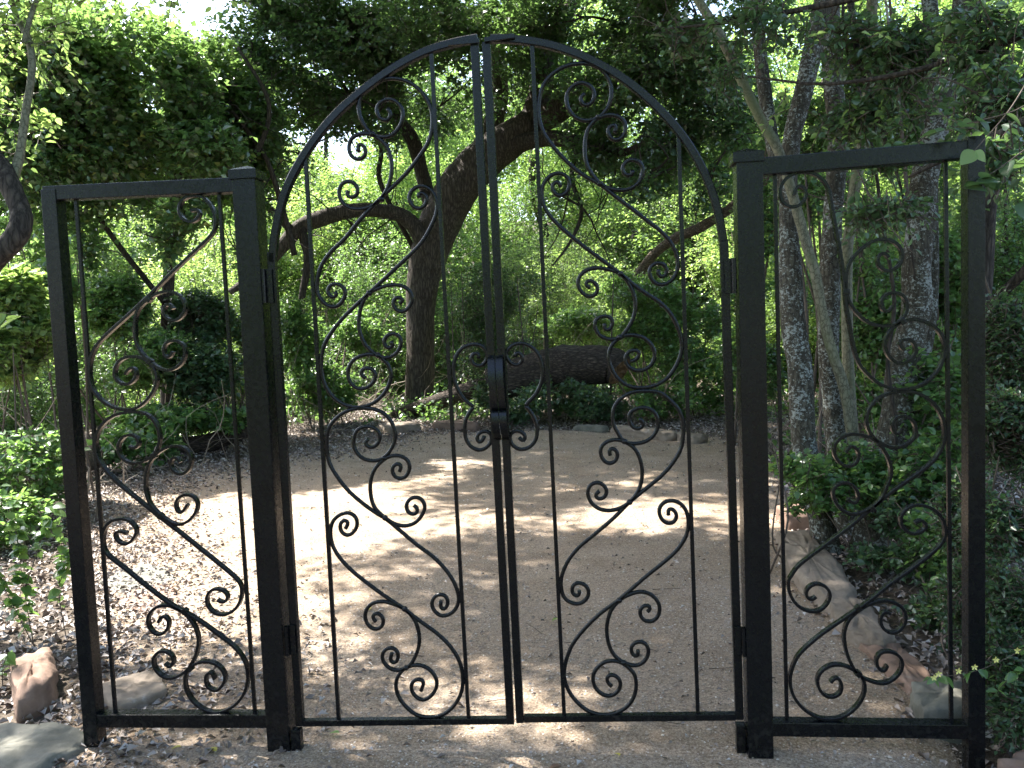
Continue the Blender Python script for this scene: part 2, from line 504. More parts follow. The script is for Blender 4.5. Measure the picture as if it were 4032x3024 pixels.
def scatter_gravel(n, yr, size, seed, dense=None):
    g = np.random.default_rng(seed)
    y = g.uniform(*yr, n) if dense is None else yr[0] + (yr[1] - yr[0]) * g.uniform(0, 1, n) ** dense
    l, r = edges(y); x = l + (r - l) * g.uniform(0, 1, n)
    keep = gapnoise(np.stack([x, y, x * 0], 1), 2.6, seed + 3) + g.uniform(-.5, .5, n) > -.2
    x, y = x[keep], y[keep]; n = len(x)
    s = size * g.uniform(.4, 1.0, n) ** 1.5 * (1 + .6 * (g.random(n) < .06))
    O = np.array([[1, 0, 0], [0, 1, 0], [-1, .1, 0], [0, -1, .1], [.1, 0, .62], [0, 0, -.5]], float)
    th = g.uniform(0, 6.28, n); c, sn = np.cos(th), np.sin(th)
    V = np.repeat(O[None], n, 0) * (1 + g.normal(0, .2, (n, 6, 1)))
    vx = V[:, :, 0] * c[:, None] - V[:, :, 1] * .7 * sn[:, None]; vy = V[:, :, 0] * sn[:, None] + V[:, :, 1] * .7 * c[:, None]
    V = np.stack([vx, vy, V[:, :, 2]], -1) * s[:, None, None]
    V += np.stack([x, y, gh(x, y) + .004 + s * .25], 1)[:, None]
    T = np.array([[0, 1, 4], [1, 2, 4], [2, 3, 4], [3, 0, 4]])
    F = (np.arange(n)[:, None, None] * 6 + T).reshape(-1, 3)
    v = np.repeat(np.clip(g.beta(2.2, 2.4, n), 0, 1), 4)
    return V.reshape(-1, 3), F, v
A = scatter_gravel(64000, (-.8, 3.2), .0068, 11, 1.0)
B = scatter_gravel(26000, (3.0, 9.2), .010, 12)
V = np.vstack([A[0], B[0]]); F = np.vstack([A[1], B[1] + len(A[0])])
o = obj("path_gravel", mesh_np(V, [(F, 0)], var=np.r_[A[2], B[2]]), GRAVEL); tag(o, kind='stuff', label='fine pale gravel scattered over the sandy path')

def litter(name, n, areafn, size, seed, label, lift=.008, mat=None):
    g = np.random.default_rng(seed)
    P = areafn(g, n); n = len(P)
    P = np.column_stack([P[:, 0], P[:, 1], gh(P[:, 0], P[:, 1]) + lift + g.uniform(0, .012, n)])
    th = g.uniform(0, 6.28, n)
    D = np.stack([np.cos(th), np.sin(th), g.normal(0, .28, n)], 1)
    N = np.stack([g.normal(0, .38, n), g.normal(0, .38, n), np.ones(n)], 1)
    L = size * g.uniform(.5, 1.2, n)
    V, F, nf = leaf_geo(P, D, N, L, L * g.uniform(.2, .38, n), False, .7)
    o = obj(name, mesh_np(V, [(F, 0)], var=np.repeat(g.beta(1.6, 2.0, n), nf)), mat or LITTER)
    tag(o, kind='stuff', label=label)
    return o
def off_path(g, n):
    P = np.column_stack([g.uniform(-9, 5, n * 2), -1.0 + 15 * g.uniform(0, 1, n * 2) ** 1.25])
    l, r = edges(P[:, 1]); y = P[:, 1]
    d = np.minimum(P[:, 0] - l, r - P[:, 0]); d = np.where(y > 9.2, -(y - 9.2) - .1, d)
    d = np.where(y > 8.0, np.minimum(d, 9.2 - y), d)
    P = P[d < .12 * g.normal(0, 1, len(d)) + .05]
    return P[:n]
def on_path(g, n):
    y = g.uniform(-1.2, 9.2, n); l, r = edges(y); u = g.beta(.45, .6, n)
    return np.column_stack([l + (r - l) * u, y])
litter("fallen_leaves", 95000, off_path, .048, 21, 'grey brown dead leaves carpeting the soil beside the path')
def left_strip(g, n):
    y = g.uniform(-.2, 9.0, n); l, r = edges(y)
    return np.column_stack([l + np.abs(g.normal(0, .55, n)), y])
litter("leaf_drift", 9000, left_strip, .040, 23, 'drift of pale dead leaves along the left side of the path', .008)
litter("path_litter", 4200, on_path, .026, 22, 'small dead leaves and crumbs strewn on the sandy path', .006)

# ------------------------------------------------------------------ gate and side panels
YC = .0375      # all ironwork is centred on this plane
SCROLLS = {
'left_panel':[
  '-1.4401,1.9974 -1.4175,2.0019 -1.4045,1.9859 -1.4201,1.9657 -1.4449,1.9575 -1.4762,1.9744 -1.4841,2.0055 -1.4675,2.0389 -1.4343,2.0504 -1.3983,2.0465 -1.368,2.0182 -1.3508,1.9754 -1.3539,1.9298 -1.3847,1.8932 -1.449,1.8426 -1.5268,1.7807 -1.6143,1.707 -1.7024,1.6365 -1.791,1.5693 -1.8407,1.5238 -1.8655,1.4771 -1.8744,1.4189 -1.8659,1.3668 -1.8393,1.33 -1.7954,1.2987 -1.7376,1.2862 -1.6865,1.2975 -1.6419,1.3358 -1.6156,1.3825 -1.6151,1.418 -1.6333,1.4522 -1.6648,1.475 -1.7016,1.483 -1.7441,1.4739 -1.7716,1.4432 -1.7743,1.4076 -1.7511,1.383 -1.7219,1.382 -1.6954,1.401 -1.6912,1.4285 -1.7047,1.4428 -1.7221,1.4336 -1.735,1.4182',
  '-1.5322,1.649 -1.5432,1.667 -1.5575,1.6676 -1.5685,1.6466 -1.5631,1.6191 -1.5353,1.6062 -1.5058,1.6167 -1.4852,1.647 -1.4929,1.6823 -1.5159,1.7047 -1.548,1.7138 -1.5895,1.7079 -1.624,1.688 -1.659,1.6621 -1.6782,1.6277 -1.6835,1.5848 -1.6847,1.5416 -1.6746,1.5097 -1.656,1.4815 -1.6326,1.4609 -1.6093,1.4395 -1.573,1.4265 -1.5353,1.435 -1.5089,1.4576 -1.4962,1.4925 -1.5045,1.5202 -1.5323,1.5338 -1.5571,1.532 -1.5769,1.5151 -1.5789,1.4876 -1.5698,1.4708 -1.5527,1.4788 -1.5454,1.4943',
  '-1.7397,1.1491 -1.7214,1.1406 -1.7015,1.1542 -1.7039,1.1782 -1.7238,1.1928 -1.7534,1.1896 -1.7785,1.1641 -1.7831,1.1321 -1.7685,1.1036 -1.736,1.0867 -1.6938,1.0898 -1.6501,1.1128 -1.6246,1.1482 -1.6175,1.188 -1.627,1.2281 -1.6517,1.2606 -1.6882,1.2756 -1.7383,1.2771 -1.7895,1.2666 -1.834,1.2378 -1.8625,1.1984 -1.8723,1.1544 -1.8653,1.1099 -1.8431,1.069 -1.8082,1.0278 -1.7647,0.9873 -1.7052,0.9376 -1.6419,0.8839 -1.5745,0.8302 -1.4956,0.7644 -1.4169,0.6987 -1.366,0.6537 -1.343,0.6251 -1.341,0.5926 -1.3517,0.5561 -1.3778,0.5251 -1.4205,0.5089 -1.4572,0.5213 -1.4782,0.55 -1.476,0.5827 -1.4557,0.605 -1.4264,0.6068 -1.4022,0.5944 -1.3953,0.5741 -1.4131,0.5558 -1.4374,0.5661',
  '-1.5458,1.0852 -1.5549,1.1034 -1.5714,1.1058 -1.5834,1.084 -1.5789,1.0599 -1.5511,1.0413 -1.5213,1.0506 -1.5025,1.0822 -1.5062,1.1182 -1.5315,1.1407 -1.5642,1.1475 -1.6023,1.1385 -1.6417,1.1134 -1.6695,1.078 -1.6833,1.034 -1.6869,0.9857 -1.6758,0.9371 -1.6491,0.9002 -1.6134,0.8713 -1.5729,0.8525 -1.5346,0.862 -1.5035,0.8897 -1.4885,0.9257 -1.499,0.954 -1.5232,0.9645 -1.5528,0.959 -1.5733,0.9352 -1.5711,0.907 -1.5574,0.8946 -1.5396,0.9105 -1.5279,0.9284',
  '-1.7731,0.8229 -1.8022,0.8315 -1.8221,0.8216 -1.8134,0.7969 -1.7849,0.7802 -1.754,0.7961 -1.7346,0.8285 -1.7451,0.8571 -1.7733,0.8759 -1.8115,0.8765 -1.8469,0.8587 -1.8665,0.8263 -1.8715,0.7895 -1.8638,0.7525 -1.8362,0.7235 -1.784,0.6819 -1.7161,0.6238 -1.636,0.5617 -1.5916,0.5328 -1.5582,0.5156 -1.498,0.4764 -1.4382,0.4311 -1.3867,0.3901 -1.3522,0.345 -1.3384,0.2998 -1.3417,0.2503 -1.3616,0.2006 -1.402,0.1589 -1.4626,0.1335 -1.5168,0.1434 -1.5609,0.1785 -1.5831,0.2242 -1.5841,0.2699 -1.5648,0.3032 -1.5294,0.326 -1.4912,0.3303 -1.4543,0.318 -1.4291,0.2871 -1.4316,0.2499 -1.4652,0.2186 -1.4979,0.2329 -1.5041,0.2661 -1.4942,0.2868 -1.4773,0.289 -1.4686,0.2621',
  '-1.6748,0.481 -1.665,0.4995 -1.6476,0.5056 -1.6322,0.485 -1.643,0.452 -1.6741,0.4335 -1.7028,0.448 -1.717,0.4852 -1.7015,0.5223 -1.6659,0.5448 -1.6236,0.5446 -1.5828,0.5259 -1.5472,0.493 -1.527,0.4518 -1.5214,0.4106 -1.5333,0.3612 -1.5549,0.3239 -1.5781,0.2948 -1.6179,0.2718 -1.6566,0.2654 -1.6892,0.2861 -1.7059,0.3194 -1.7016,0.3485 -1.6788,0.3693 -1.6533,0.3693 -1.629,0.3527 -1.6266,0.3279 -1.6408,0.3071 -1.6609,0.3236',
],
'right_panel':[
  '0.6683,1.9362 0.6738,1.9601 0.6878,1.9674 0.7035,1.9544 0.7051,1.9261 0.6869,1.9028 0.6629,1.8968 0.6391,1.9054 0.6236,1.9306 0.6241,1.9629 0.6405,1.9903 0.6686,2.0068 0.7004,2.011 0.7359,2.0009 0.7632,1.9792 0.7805,1.9461 0.7878,1.9013 0.797,1.8443 0.8081,1.779 0.819,1.7054 0.8261,1.6317 0.8313,1.562 0.8424,1.4918 0.8517,1.4338 0.8592,1.3962 0.8747,1.3585 0.9022,1.3245 0.9376,1.2944 0.9849,1.2743 1.0322,1.2749 1.0794,1.2898 1.1187,1.3254 1.1403,1.3697 1.1463,1.4184 1.1309,1.4598 1.0999,1.4895 1.061,1.5053 1.0219,1.5048 0.9864,1.4858 0.9626,1.4581 0.9545,1.4215 0.966,1.3883 0.9895,1.3648 1.017,1.3618 1.0407,1.3753 1.0545,1.4014 1.0469,1.4304 1.0254,1.4414 1.0038,1.4361 1.0036,1.4177 1.0173,1.4049',
  '0.9686,1.7144 0.957,1.7312 0.9413,1.7279 0.9333,1.704 0.9448,1.6791 0.9722,1.6698 0.9996,1.6847 1.0135,1.7163 1.004,1.749 0.9768,1.7705 0.9417,1.7763 0.9024,1.7621 0.8627,1.7276 0.8387,1.6922 0.8323,1.6518 0.8337,1.6069 0.8452,1.5655 0.8725,1.5275 0.9078,1.4994 0.955,1.4873 0.9944,1.4939 1.022,1.5254 1.0262,1.5619 1.0146,1.5867 0.9912,1.5979 0.9637,1.595 0.9459,1.5775 0.9437,1.5531 0.9554,1.5363 0.9751,1.5396 0.9811,1.5556',
  '1.0077,1.1432 0.9956,1.1206 0.9799,1.1314 0.9761,1.1565 0.9861,1.177 1.008,1.1846 1.0355,1.1756 1.0512,1.1503 1.049,1.113 1.0231,1.0887 0.9834,1.0772 0.9359,1.0951 0.9043,1.1293 0.8927,1.1713 0.9051,1.2167 0.9372,1.2489 0.9848,1.266 1.04,1.2643 1.087,1.2443 1.1221,1.2061 1.1415,1.1602 1.1433,1.1022 1.1255,1.0529 1.0899,1.0121 1.0303,0.9674 0.9686,0.9229 0.9124,0.8762 0.8275,0.8037 0.7275,0.7269 0.6625,0.6752 0.6369,0.6379 0.6274,0.6257 0.631,0.5805 0.6533,0.5388 0.6888,0.516 0.7281,0.5158 0.757,0.542 0.7667,0.5758 0.7507,0.6022 0.7188,0.6115 0.6914,0.5951 0.686,0.5688 0.7037,0.5536 0.7196,0.5663',
  '0.8236,1.0643 0.8358,1.0829 0.8559,1.0824 0.8676,1.0591 0.8593,1.0299 0.8351,1.0157 0.8071,1.0269 0.7873,1.0568 0.7877,1.0904 0.8081,1.1151 0.8403,1.1268 0.8843,1.1215 0.924,1.1016 0.9515,1.0654 0.9691,1.0232 0.9708,0.9813 0.9545,0.9396 0.9406,0.9051 0.9054,0.8727 0.8561,0.8514 0.8141,0.8631 0.7864,0.9006 0.7812,0.9376 0.8047,0.9592 0.8363,0.9586 0.8605,0.9324 0.8623,0.8992 0.846,0.8884 0.8287,0.9072',
  '1.0477,0.8188 1.0685,0.8295 1.0857,0.8072 1.0648,0.7855 1.0336,0.7823 1.006,0.8084 1.0028,0.8453 1.0307,0.8742 1.0653,0.8794 1.1066,0.8655 1.1375,0.8284 1.1463,0.7843 1.1337,0.7478 1.0991,0.7114 1.0363,0.6604 0.9661,0.609 0.9095,0.5609 0.8669,0.5272 0.8026,0.4816 0.7305,0.4288 0.665,0.368 0.6391,0.3222 0.6274,0.2686 0.6374,0.2149 0.6693,0.169 0.7122,0.1387 0.7553,0.1291 0.8057,0.1395 0.849,0.1744 0.8766,0.2241 0.8749,0.2697 0.8503,0.3 0.8078,0.3227 0.7649,0.3226 0.7287,0.2958 0.7196,0.2614 0.7349,0.2232 0.7635,0.2081 0.7959,0.2236 0.8,0.2618 0.7823,0.2807 0.7642,0.2616',
  '0.9653,0.5036 0.9514,0.5148 0.9336,0.4962 0.9368,0.4587 0.9683,0.4361 1.0001,0.451 1.0157,0.4884 1.0041,0.5258 0.9657,0.5484 0.9235,0.5487 0.8739,0.5264 0.8311,0.489 0.8128,0.4438 0.8157,0.3834 0.8363,0.3228 0.8644,0.2849 0.8998,0.2661 0.9422,0.2587 0.9777,0.2778 1.0026,0.3157 0.9959,0.3533 0.9643,0.3721 0.9325,0.3683 0.9182,0.3457 0.9215,0.3154 0.9426,0.3004 0.9534,0.3231',
],
'left_gate':[
  '-0.7018,2.3114 -0.6897,2.2883 -0.7039,2.27 -0.7301,2.2781 -0.7406,2.3076 -0.7273,2.3322 -0.6935,2.3427 -0.6612,2.3247 -0.6465,2.2887 -0.6583,2.2511 -0.6865,2.221 -0.7202,2.2135 -0.7596,2.2255 -0.7879,2.2594 -0.8026,2.2988 -0.8001,2.3435 -0.7781,2.3803 -0.7369,2.4029 -0.6899,2.4124 -0.6375,2.4024 -0.5927,2.374 -0.5617,2.3339 -0.5455,2.2884 -0.5466,2.2376 -0.5622,2.1876 -0.5976,2.1386 -0.6538,2.0777 -0.7446,2.0021 -0.8154,1.9376 -0.8802,1.869 -0.9302,1.8281 -0.967,1.7837 -0.9872,1.7317 -0.9899,1.6854 -0.9744,1.6548 -0.9482,1.6337 -0.9172,1.6344 -0.8918,1.6612 -0.8899,1.6942 -0.9129,1.7118 -0.9404,1.7097 -0.952,1.687 -0.9428,1.6667 -0.9187,1.669 -0.9246,1.6858',
  '-0.8097,2.1675 -0.8167,2.1873 -0.8048,2.1962 -0.7887,2.1824 -0.7888,2.1566 -0.8111,2.1418 -0.8374,2.1531 -0.8474,2.1795 -0.8374,2.2143 -0.8063,2.2298 -0.763,2.2258 -0.7275,2.2011 -0.7057,2.1708 -0.6967,2.1253 -0.7003,2.0804 -0.716,2.0361 -0.7412,2.0019 -0.7657,1.9838 -0.8068,1.971 -0.8539,1.9755 -0.8831,1.9999 -0.8914,2.033 -0.8796,2.0616 -0.8487,2.0696 -0.8261,2.052 -0.8243,2.0227 -0.8486,2.0111 -0.8647,2.025 -0.8559,2.0375',
  '-0.6045,1.9976 -0.6091,2.0107 -0.5969,2.0165 -0.579,2.0026 -0.5802,1.9769 -0.603,1.96 -0.6291,1.9699 -0.641,1.9996 -0.6263,2.0278 -0.5958,2.039 -0.5633,2.0243 -0.5439,1.9878 -0.5437,1.9491 -0.5624,1.9049 -0.5984,1.8483 -0.6405,1.8074 -0.6965,1.7611 -0.7529,1.7145 -0.8025,1.6739 -0.8524,1.633 -0.9099,1.5823 -0.9541,1.5307 -0.9808,1.4848 -0.9908,1.4315 -0.987,1.3775 -0.9721,1.3365 -0.9463,1.302 -0.9063,1.2771 -0.8585,1.2689 -0.8098,1.2809 -0.767,1.3132 -0.7408,1.3592 -0.7385,1.4026 -0.7606,1.4367 -0.7936,1.4566 -0.8346,1.456 -0.8733,1.4374 -0.8939,1.4012 -0.8879,1.3607 -0.8617,1.3364 -0.8273,1.3386 -0.7987,1.3612 -0.7937,1.3911 -0.8132,1.4085 -0.8373,1.406 -0.8485,1.3896 -0.8289,1.3722',
  '-0.6929,1.6329 -0.679,1.6421 -0.6884,1.6557 -0.7087,1.6533 -0.7167,1.6306 -0.701,1.6068 -0.674,1.6057 -0.6491,1.6343 -0.6506,1.6705 -0.6797,1.6948 -0.7199,1.6999 -0.7608,1.6918 -0.8025,1.6739 -0.8282,1.6386 -0.8423,1.5928 -0.8434,1.5463 -0.8289,1.4992 -0.8065,1.4717 -0.7803,1.4507 -0.7467,1.4429 -0.7119,1.4582 -0.6932,1.4941 -0.702,1.5209 -0.7287,1.5286 -0.7532,1.5129 -0.7546,1.4864 -0.7382,1.4758 -0.7241,1.4853 -0.73,1.5021',
  '-0.8303,1.1533 -0.8446,1.1435 -0.8386,1.1264 -0.8147,1.1224 -0.7931,1.1421 -0.7882,1.1691 -0.8075,1.1932 -0.8416,1.1989 -0.8734,1.1849 -0.8873,1.1446 -0.8809,1.1104 -0.8548,1.0826 -0.8139,1.0735 -0.7789,1.0842 -0.7499,1.114 -0.7328,1.1541 -0.7386,1.2015 -0.764,1.2392 -0.804,1.2606 -0.8518,1.2654 -0.9004,1.2587 -0.9432,1.2342 -0.9767,1.1945 -0.9868,1.1403 -0.9833,1.0788 -0.9617,1.0304 -0.9231,0.9748 -0.8769,0.9294 -0.8237,0.8873 -0.7869,0.8641 -0.7439,0.8278 -0.6781,0.7686 -0.6121,0.7164 -0.5666,0.6644 -0.5383,0.6127 -0.5282,0.5644 -0.5422,0.5266 -0.5671,0.5059 -0.6015,0.5026 -0.6264,0.5304 -0.6264,0.5581 -0.6083,0.5787 -0.5809,0.5785 -0.5683,0.5543 -0.5798,0.5267 -0.5968,0.5303 -0.5942,0.5579',
  '-0.7233,1.0321 -0.7154,1.0522 -0.7252,1.0626 -0.7462,1.0529 -0.749,1.0258 -0.728,1.0064 -0.7002,1.0146 -0.685,1.0448 -0.6937,1.0754 -0.7237,1.091 -0.7581,1.0885 -0.7865,1.0708 -0.8156,1.0409 -0.8316,1.0003 -0.8341,0.9526 -0.8228,0.9045 -0.7868,0.8662 -0.7501,0.8416 -0.7092,0.8341 -0.6672,0.8506 -0.6377,0.8944 -0.6431,0.9252 -0.6663,0.9392 -0.6942,0.9295 -0.7058,0.9024 -0.6933,0.8783 -0.6693,0.8779 -0.6635,0.8983 -0.6781,0.9088',
  '-0.9348,0.8272 -0.9218,0.8477 -0.933,0.8596 -0.9524,0.8481 -0.9514,0.8171 -0.9257,0.8015 -0.8966,0.8232 -0.8892,0.8575 -0.9073,0.8819 -0.9385,0.8845 -0.9747,0.8623 -0.9909,0.8245 -0.987,0.7691 -0.9617,0.7202 -0.9189,0.6712 -0.8521,0.615 -0.7918,0.5694 -0.7315,0.5274 -0.6716,0.4792 -0.6117,0.4339 -0.5658,0.3852 -0.5372,0.3331 -0.5273,0.2773 -0.5333,0.2213 -0.5619,0.1685 -0.605,0.133 -0.6541,0.1219 -0.7025,0.1285 -0.7429,0.16 -0.7689,0.1987 -0.7773,0.241 -0.7648,0.2798 -0.7355,0.308 -0.6932,0.3187 -0.6523,0.3048 -0.6263,0.2699 -0.6259,0.2348 -0.6504,0.1995 -0.6858,0.1866 -0.7158,0.2132 -0.7176,0.2484 -0.6958,0.266 -0.672,0.2556 -0.6841,0.2204',
  '-0.8383,0.4797 -0.8482,0.4902 -0.851,0.5042 -0.8331,0.5132 -0.813,0.4971 -0.8146,0.4656 -0.8433,0.4517 -0.8704,0.4693 -0.8788,0.5078 -0.8594,0.5426 -0.8203,0.5564 -0.7789,0.5492 -0.7314,0.5281 -0.6985,0.4932 -0.6833,0.4514 -0.6805,0.4096 -0.6908,0.3677 -0.7137,0.3256 -0.7355,0.308 -0.7709,0.2974 -0.8051,0.3113 -0.8231,0.343 -0.8124,0.3746 -0.784,0.383 -0.7639,0.3676 -0.7655,0.336 -0.7835,0.3241 -0.7932,0.3395 -0.785,0.3641',
  '-0.4197,1.4287 -0.4152,1.4393 -0.4229,1.4491 -0.4366,1.4482 -0.4455,1.4323 -0.4422,1.4133 -0.4263,1.4033 -0.4072,1.404 -0.3915,1.4196 -0.3878,1.4437 -0.399,1.4684 -0.423,1.4787 -0.4503,1.4784 -0.4781,1.4659 -0.4985,1.4397 -0.5094,1.4103 -0.5109,1.3777 -0.5056,1.3422 -0.4908,1.3064 -0.4701,1.2785 -0.4449,1.2587',
  '-0.4449,1.2587 -0.4609,1.2373 -0.4758,1.2104 -0.48,1.1777 -0.4761,1.142 -0.4607,1.1169 -0.4311,1.1025 -0.4032,1.1127 -0.3844,1.1369 -0.3875,1.1616 -0.4062,1.1716 -0.4284,1.1654 -0.4373,1.1492 -0.4353,1.1327 -0.4216,1.131 -0.4097,1.154',
],
'right_gate':[
  '-0.0162,2.316 -0.0325,2.3003 -0.0238,2.278 -0.0017,2.2765 0.0161,2.3002 0.0096,2.3316 -0.0213,2.3524 -0.0532,2.3452 -0.0763,2.3188 -0.0776,2.2815 -0.0598,2.246 -0.0193,2.2247 0.0253,2.2324 0.0577,2.2601 0.0729,2.3026 0.0699,2.3461 0.0491,2.3846 0.0122,2.4088 -0.0317,2.4163 -0.0826,2.4094 -0.128,2.3846 -0.158,2.3493 -0.1726,2.3003 -0.1745,2.2504 -0.1636,2.1994 -0.1365,2.1537 -0.0874,2.0941 -0.0318,2.0436 0.0244,2.0089 0.0799,1.9617 0.1416,1.911 0.197,1.864 0.2277,1.8379 0.2611,1.7952 0.2788,1.7501 0.2777,1.7059 0.2579,1.6719 0.226,1.6575 0.1979,1.6683 0.1829,1.6976 0.1899,1.7227 0.2123,1.7343 0.2372,1.7236 0.2429,1.698 0.2267,1.6829 0.2113,1.6963 0.2149,1.712',
  '0.0803,2.1778 0.0872,2.1961 0.0781,2.206 0.0608,2.1977 0.0581,2.173 0.0796,2.1529 0.105,2.1607 0.1184,2.1878 0.1099,2.2195 0.0822,2.2368 0.0507,2.2388 0.0284,2.2322 0.0058,2.2168 -0.0143,2.1838 -0.0221,2.1404 -0.0206,2.0901 -0.006,2.0515 0.0245,2.012 0.0618,1.991 0.1123,1.985 0.1506,2.0017 0.1704,2.035 0.1682,2.0664 0.1467,2.0833 0.1183,2.0818 0.1019,2.0578 0.1106,2.0353 0.1358,2.0339 0.1363,2.0495',
  '-0.1098,2.007 -0.1155,2.0263 -0.1316,2.0241 -0.1388,2.0023 -0.1236,1.9793 -0.0979,1.981 -0.0791,2.0053 -0.0831,2.0371 -0.1081,2.0543 -0.1403,2.0499 -0.167,2.0229 -0.1751,1.9789 -0.1639,1.9338 -0.1271,1.8841 -0.0897,1.8477 -0.0399,1.8038 0.01,1.7631 0.0846,1.7021 0.1466,1.6483 0.2211,1.594 0.2578,1.5478 0.2816,1.4893 0.2851,1.4315 0.2661,1.3808 0.2333,1.3368 0.188,1.3124 0.1368,1.3075 0.0922,1.3187 0.0547,1.3557 0.0369,1.4018 0.0415,1.4469 0.0715,1.4814 0.1102,1.4915 0.1545,1.4814 0.1855,1.4513 0.1941,1.4155 0.1772,1.3807 0.1384,1.3658 0.1036,1.38 0.0916,1.4063 0.102,1.4318 0.1278,1.4386 0.1434,1.427 0.13,1.4049 0.1106,1.3992',
  '-0.0191,1.6588 -0.0349,1.666 -0.0311,1.6831 -0.0087,1.6808 0.0065,1.6577 -0.0039,1.6325 -0.0329,1.6305 -0.0577,1.6574 -0.0599,1.6896 -0.0364,1.7173 0.0024,1.7264 0.0469,1.7179 0.0846,1.7021 0.1123,1.669 0.13,1.6235 0.1319,1.5786 0.1212,1.5405 0.1011,1.5092 0.078,1.4843 0.0457,1.4778 0.0107,1.4901 -0.0076,1.5199 -0.0034,1.5488 0.0227,1.5606 0.0481,1.5532 0.0538,1.5304 0.037,1.5085 0.0213,1.5188 0.0282,1.5346',
  '0.1336,1.2002 0.1462,1.1901 0.1456,1.1705 0.1197,1.1647 0.1011,1.1881 0.1021,1.2207 0.1283,1.2363 0.1635,1.2365 0.1917,1.2149 0.1983,1.1756 0.1833,1.1401 0.1506,1.1181 0.1118,1.1125 0.0798,1.1212 0.0581,1.1532 0.0432,1.193 0.0479,1.2387 0.0714,1.2706 0.1107,1.2921 0.1556,1.2959 0.2065,1.2891 0.2439,1.2588 0.2747,1.2189 0.285,1.1732 0.2819,1.1277 0.2742,1.0901 0.2475,1.045 0.2079,0.9999 0.1486,0.9518 0.0923,0.9065 0.0354,0.851 -0.0318,0.7952 -0.0927,0.7457 -0.1342,0.6922 -0.156,0.6383 -0.1574,0.6003 -0.1486,0.5663 -0.1228,0.5458 -0.093,0.5443 -0.0658,0.5658 -0.0614,0.5963 -0.0806,0.6167 -0.107,0.619 -0.121,0.5967 -0.1119,0.5729 -0.0919,0.5762 -0.0946,0.5931',
  '0.0306,1.0731 0.0267,1.0929 0.0399,1.0992 0.0569,1.0823 0.0482,1.0529 0.022,1.0449 -0.0001,1.0672 -0.0009,1.1035 0.0245,1.1239 0.057,1.1283 0.0826,1.1198 0.1142,1.0973 0.1324,1.0608 0.1395,1.0146 0.133,0.9686 0.1158,0.9326 0.0923,0.9065 0.0625,0.8871 0.0232,0.8778 -0.0158,0.8851 -0.0443,0.9123 -0.0529,0.9491 -0.0357,0.9753 -0.0063,0.9767 0.0139,0.9544 0.0085,0.928 -0.0147,0.9184 -0.0272,0.9353 -0.0105,0.9482',
  '0.2266,0.8578 0.2239,0.8777 0.2369,0.8821 0.2543,0.8607 0.2453,0.8344 0.2194,0.8295 0.1975,0.8517 0.1951,0.8848 0.2183,0.9075 0.2536,0.9069 0.2818,0.8833 0.2935,0.8403 0.2858,0.7875 0.2523,0.7348 0.2061,0.6921 0.1398,0.6392 0.0459,0.5584 -0.0146,0.5147 -0.076,0.4571 -0.1247,0.3957 -0.1502,0.3339 -0.1588,0.2788 -0.1472,0.2306 -0.1218,0.1893 -0.0796,0.1516 -0.0268,0.1362 0.0266,0.1457 0.0706,0.177 0.0938,0.2252 0.0934,0.2799 0.0713,0.3106 0.0455,0.3296 0.0127,0.3357 -0.0207,0.3274 -0.0516,0.293 -0.0561,0.2587 -0.0406,0.2244 -0.0047,0.2053 0.029,0.2213 0.0418,0.2523 0.0275,0.2796 -0.0022,0.2829 -0.0063,0.2589 0.0097,0.2418',
  '0.1427,0.5141 0.156,0.5241 0.1466,0.5377 0.1236,0.531 0.1164,0.5074 0.1288,0.4838 0.158,0.4783 0.1814,0.5005 0.1857,0.5375 0.1639,0.5712 0.1285,0.5862 0.0858,0.5784 0.0458,0.5551 0.0151,0.518 0.0004,0.4706 -0.0011,0.423 0.0106,0.3753 0.0328,0.3446 0.0586,0.3276 0.0978,0.3175 0.1312,0.338 0.1439,0.372 0.1329,0.3991 0.1069,0.4059 0.0835,0.3889 0.0859,0.3583 0.1054,0.3515 0.106,0.3753',
  '-0.2895,1.4294 -0.289,1.4428 -0.278,1.4465 -0.2651,1.4339 -0.2645,1.4151 -0.2772,1.4008 -0.2987,1.4029 -0.3142,1.4196 -0.3227,1.4441 -0.3014,1.4688 -0.2768,1.4773 -0.2501,1.4736 -0.2238,1.4565 -0.206,1.4318 -0.1965,1.3993 -0.1951,1.3643 -0.2046,1.327 -0.2247,1.2926 -0.2471,1.2717 -0.2599,1.2559',
  '-0.2599,1.2559 -0.2431,1.2364 -0.228,1.2062 -0.2213,1.1707 -0.228,1.1356 -0.2479,1.1116 -0.2754,1.1014 -0.2997,1.1074 -0.3178,1.1297 -0.3196,1.1543 -0.3027,1.1689 -0.281,1.1669 -0.2653,1.1529 -0.2659,1.1366 -0.2743,1.13 -0.2873,1.1453',
],
}
def pts2(s): return np.array([tuple(map(float, q.split(','))) for q in s.split()])
FLAT = [(-.0052, -.010), (-.004, -.011), (.004, -.011), (.0052, -.010), (.0052, .010), (.004, .011), (-.004, .011), (-.0052, .010)]
_b = .0068
ROUND = [(-_b, -_b * .45), (-_b * .45, -_b), (_b * .45, -_b), (_b, -_b * .45), (_b, _b * .45), (_b * .45, _b), (-_b * .45, _b), (-_b, _b * .45)]

def quad_bar(name, parent, A, B, w, d, bev=.0015, yc=YC):
    """square bar between two points of the gate plane"""
    A = Vector((A[0], yc, A[1])); B = Vector((B[0], yc, B[1]))
    L = (B - A).length
    me = box_geo(-w / 2, w / 2, -d / 2, d / 2, 0, L, bev)
    me.transform(Matrix.Translation(A) @ (B - A).to_track_quat('Z', 'Y').to_matrix().to_4x4() if False else Matrix.Translation(A) @ Matrix.Rotation(math.atan2(B.x - A.x, B.z - A.z), 4, 'Y'))
    me.transform(Matrix.Translation(-Vector(parent.location)))
    return obj(name, me, PAINT, parent)

